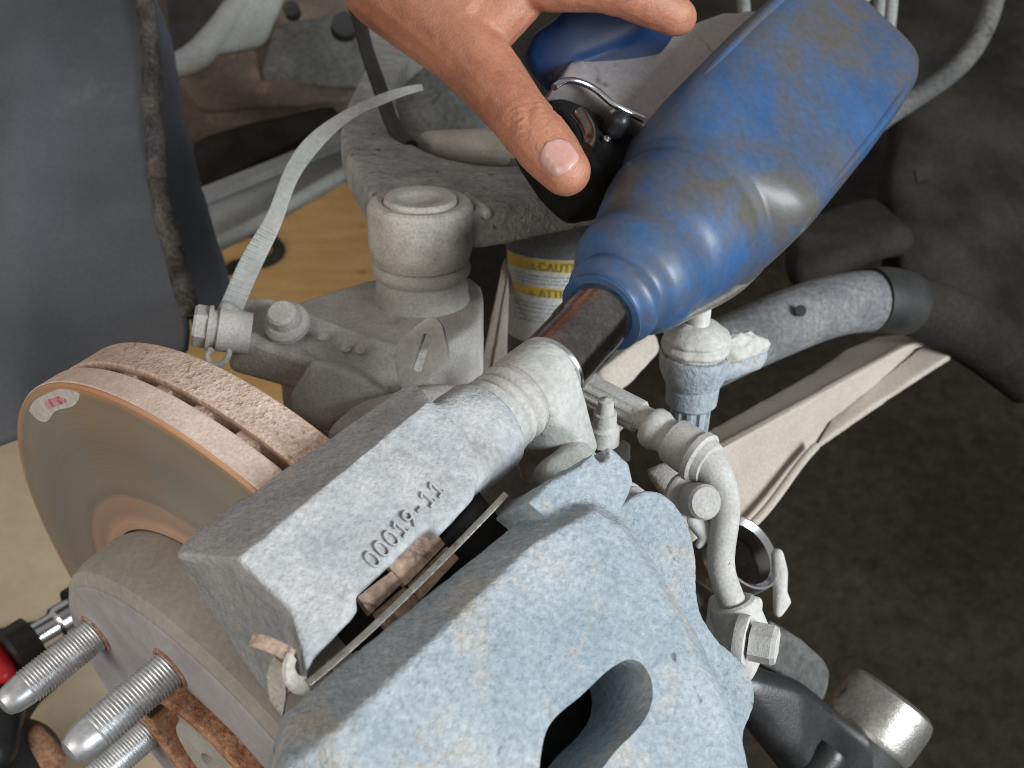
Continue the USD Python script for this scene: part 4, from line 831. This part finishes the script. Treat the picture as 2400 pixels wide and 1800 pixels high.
# ------------------------------------------------------------------ frame and underbody behind
t = Thing('frame_rail', 'rusty brown frame rail behind the rubber flap', 'frame rail')
t.part('panel', px_plate([(330, -160, 1.25), (1050, -160, 1.25), (1050, 300, 1.15), (800, 300, 1.14), (420, 460, 1.10), (360, 300, 1.15)], .03, 1, .02, amp=.006, fs=14), 'grime_brown', True)
t.part('channel', px_plate([(440, 330, 1.06), (565, 292, 1.07), (795, 240, 1.08), (800, 275, 1.08), (723, 318, 1.07), (470, 445, 1.05)], .03, 1, .02), 'grime', True, label='dark channel')
t.part('ledge', soft(hull(*[(cam(x, y, d), .006) for x, y, d in [(430, 195, 1.08), (620, 200, 1.09), (800, 205, 1.10), (800, 232, 1.09), (480, 250, 1.07)]]), .01, 1, amp=.004, fs=30), 'grime_brown', True)
t.part('patch', soft(hull(*[(cam(x, y, d), .006) for x, y, d in [(500, 150, 1.10), (590, 130, 1.10), (600, 190, 1.09), (480, 190, 1.09)]]), .008, 1, amp=.003, fs=40), 'grime_brown', True, label='tan rusted patch')
t.part('plugged_hole', lathe(cam(683, 22, 1.06), [0, -.1, -1], [(-.01, .008), (.002, .008), (.002, 0)], 24), 'dark_part', 30)  # dark rubber plug filling the hole
t.part('plugged_hole', lathe(cam(808, 58, 1.00), [.2, -.1, -1], [(-.01, .013), (.002, .012), (.002, 0)], 24), 'dark_part', 30)
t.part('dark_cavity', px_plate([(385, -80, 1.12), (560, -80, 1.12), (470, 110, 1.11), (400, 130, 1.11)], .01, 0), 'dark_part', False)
t.part('gusset', px_plate([(640, 55, 1.09), (800, 30, 1.09), (850, 60, 1.07), (850, 205, 1.07), (600, 195, 1.08)], .012, 1, .01, amp=.002, fs=30), 'grime_gray', True)
t.done()
t = Thing('frame_beam', 'pale gray flanged beam crossing behind the cable strap', 'beam')
t.part('web', px_plate([(470, 470, .98), (640, 388, .99), (830, 300, 1.0), (1000, 260, 1.02), (1000, 350, 1.0), (815, 402, .98), (669, 485, .96), (500, 575, .94)], .012, 1, .01), 'beam_gray', True)
t.part('top_flange', px_plate([(468, 446, .985), (640, 368, .995), (830, 282, 1.01), (1000, 240, 1.03), (1000, 266, 1.015), (830, 304, .995), (640, 392, .985), (470, 474, .975)], .008, 0), 'beam_gray', False, label='paler top flange')
t.part('lower_lip', tube(cams([(495, 572, .938), (669, 484, .955), (815, 402, .975), (1000, 350, .995)]), .006, 12), 'beam_gray')
t.done()
t = Thing('bent_lever', 'blue gray bent bracket hanging in the wheel arch', 'bracket')
t.part('arm', soft(union(hull(*[(cam(x, y, d), .007) for x, y, d in [(560, -40, .95), (660, -40, .96), (610, 90, .95), (520, 110, .94)]]), chain([(cam(560, 0, .945), .010), (cam(510, 75, .935), .011), (cam(465, 130, .93), .0125), (cam(400, 160, .93), .0105)])), .005, 4, amp=.001, fs=50), 'beam_gray', True)
t.done()
single('engine_mount', soft(union(hull((cam(960, 150, .80), .018), (cam(1150, 200, .82), .03), (cam(1000, 280, .80), .02), (cam(1200, 300, .82), .03)), as_man(lathe(cam(935, 150, .79), [-.2, -.2, -1], [(-.03, .0001), (-.03, .020), (.004, .019), (.006, .012), (-.004, .009), (-.004, .0001)], 32))), .006, 2, amp=.002, fs=60), 'grime_gray', 'round gray mount behind the thumb, with a dark center hole', 'mount')
t = Thing('underbody', 'dark dirty underbody panels at the upper right', 'underbody panel')
t.part('panel', px_plate([(1000, -260, 1.35), (2600, -260, 1.2), (2600, 420, 1.0), (2100, 500, 1.0), (1500, 500, 1.1), (1000, 320, 1.25)], .02, 1, .03, amp=.012, fs=9), 'grime', True)
t.part('side_member', px_plate([(2105, 210, .90), (2280, 170, .92), (2500, 200, .92), (2500, 760, .80), (2420, 860, .77), (2260, 760, .77), (2130, 680, .77), (2085, 420, .84)], .03, 2, .015, amp=.005, fs=22), 'grime', True)
t.part('ridge', soft(hull(*[(cam(x, y, d), .012) for x, y, d in [(1880, 560, .80), (2040, 500, .84), (2100, 560, .80), (1880, 640, .76)]]), .01, 2, amp=.004, fs=30), 'grime', True)
t.part('slot', px_plate([(2145, 395, .80), (2190, 380, .80), (2180, 420, .795), (2150, 425, .795)], .004, 0), 'dark_part', False)
t.done()
for lab_, pts, r in (('pale hose hanging farthest left behind the wrench', [(1735, -60, .70), (1742, 0, .70), (1745, 40, .69), (1746, 90, .69)], .0042),
                     ('pale straight pipe end pointing down beside the wrench top', [(2060, -40, .72), (2000, 20, .72), (1935, 68, .70)], .0040),
                     ('left of two upright gray hoses behind the wrench end', [(2075, -60, .76), (2062, 20, .76), (2045, 110, .76), (2030, 220, .75)], .0050),
                     ('right of two upright gray hoses behind the wrench end', [(2092, -60, .74), (2085, 60, .74), (2072, 160, .74), (2060, 260, .73)], .0042),
                     ('long gray hose curving down to the right of the wrench', [(2335, -40, .80), (2310, 60, .79), (2260, 140, .78), (2190, 200, .77), (2100, 258, .76), (2030, 310, .75)], .0075)):
    single('hose', tube(cams(pts), r, 14), 'grime_gray' if r > .006 else 'beam_gray', lab_, 'hose', group='hoses hanging behind the wrench')

# ------------------------------------------------------------------ lower left tools on the floor
t = Thing('ratchet_tool', 'red handled tool lying at the lower left edge', 'tool')
t.part('handle', soft(hull((cam(-60, 1480, .62), .009), (cam(-20, 1500, .62), .006), (cam(8, 1580, .60), .007), (cam(-60, 1600, .60), .010)), .003, 1), 'red_plastic', True)
t.part('grip', soft(hull((cam(-60, 1600, .62), .014), (cam(10, 1640, .60), .012), (cam(-20, 1760, .58), .014)), .003, 1), 'gun_black', True)
t.done()
t = Thing('socket_extension', 'black and chrome socket extension behind the nearest stud', 'socket')
ea = unit(cam(60, 1510, .62) - cam(170, 1440, .64)); e0 = cam(170, 1440, .64)
t.part('shank', lathe(e0, ea, [(-.03, .0105), (.01, .0105), (.012, .0085), (.030, .0085), (.031, 0)], 40), 'chrome', 30)
t.part('sleeve', lathe(e0, ea, [(-.05, .0155), (-.002, .0155), (-.002, .011)], 40), 'gun_black', 30)
t.part('knob', lathe(e0, ea, [(.026, .0148), (.040, .0148), (.042, .012), (.042, 0)], 40), 'gun_black', 30)
t.done()
single('wood_block', px_plate([(62, 1690, .66), (240, 1490, .70), (520, 1600, .70), (520, 1950, .62), (230, 1950, .60)], .05, 1, .01), 'cardboard', 'beige wooden block seen between the lug studs', 'wood block')
t = Thing('creeper_wheel', 'dark caster with a rusty edge below the nearest stud tip', 'caster')
t.part('wheel', lathe(cam(40, 1790, .60), [.6, -.5, -.6], [(-.02, .024), (.006, .024), (.012, .018), (.012, 0)], 40), 'gun_black', 35)
t.part('bracket', soft(hull((cam(85, 1720, .60), .005), (cam(130, 1780, .60), .006), (cam(110, 1830, .60), .008)), .002, 1, amp=.001, fs=120), 'rust', True)
t.done()
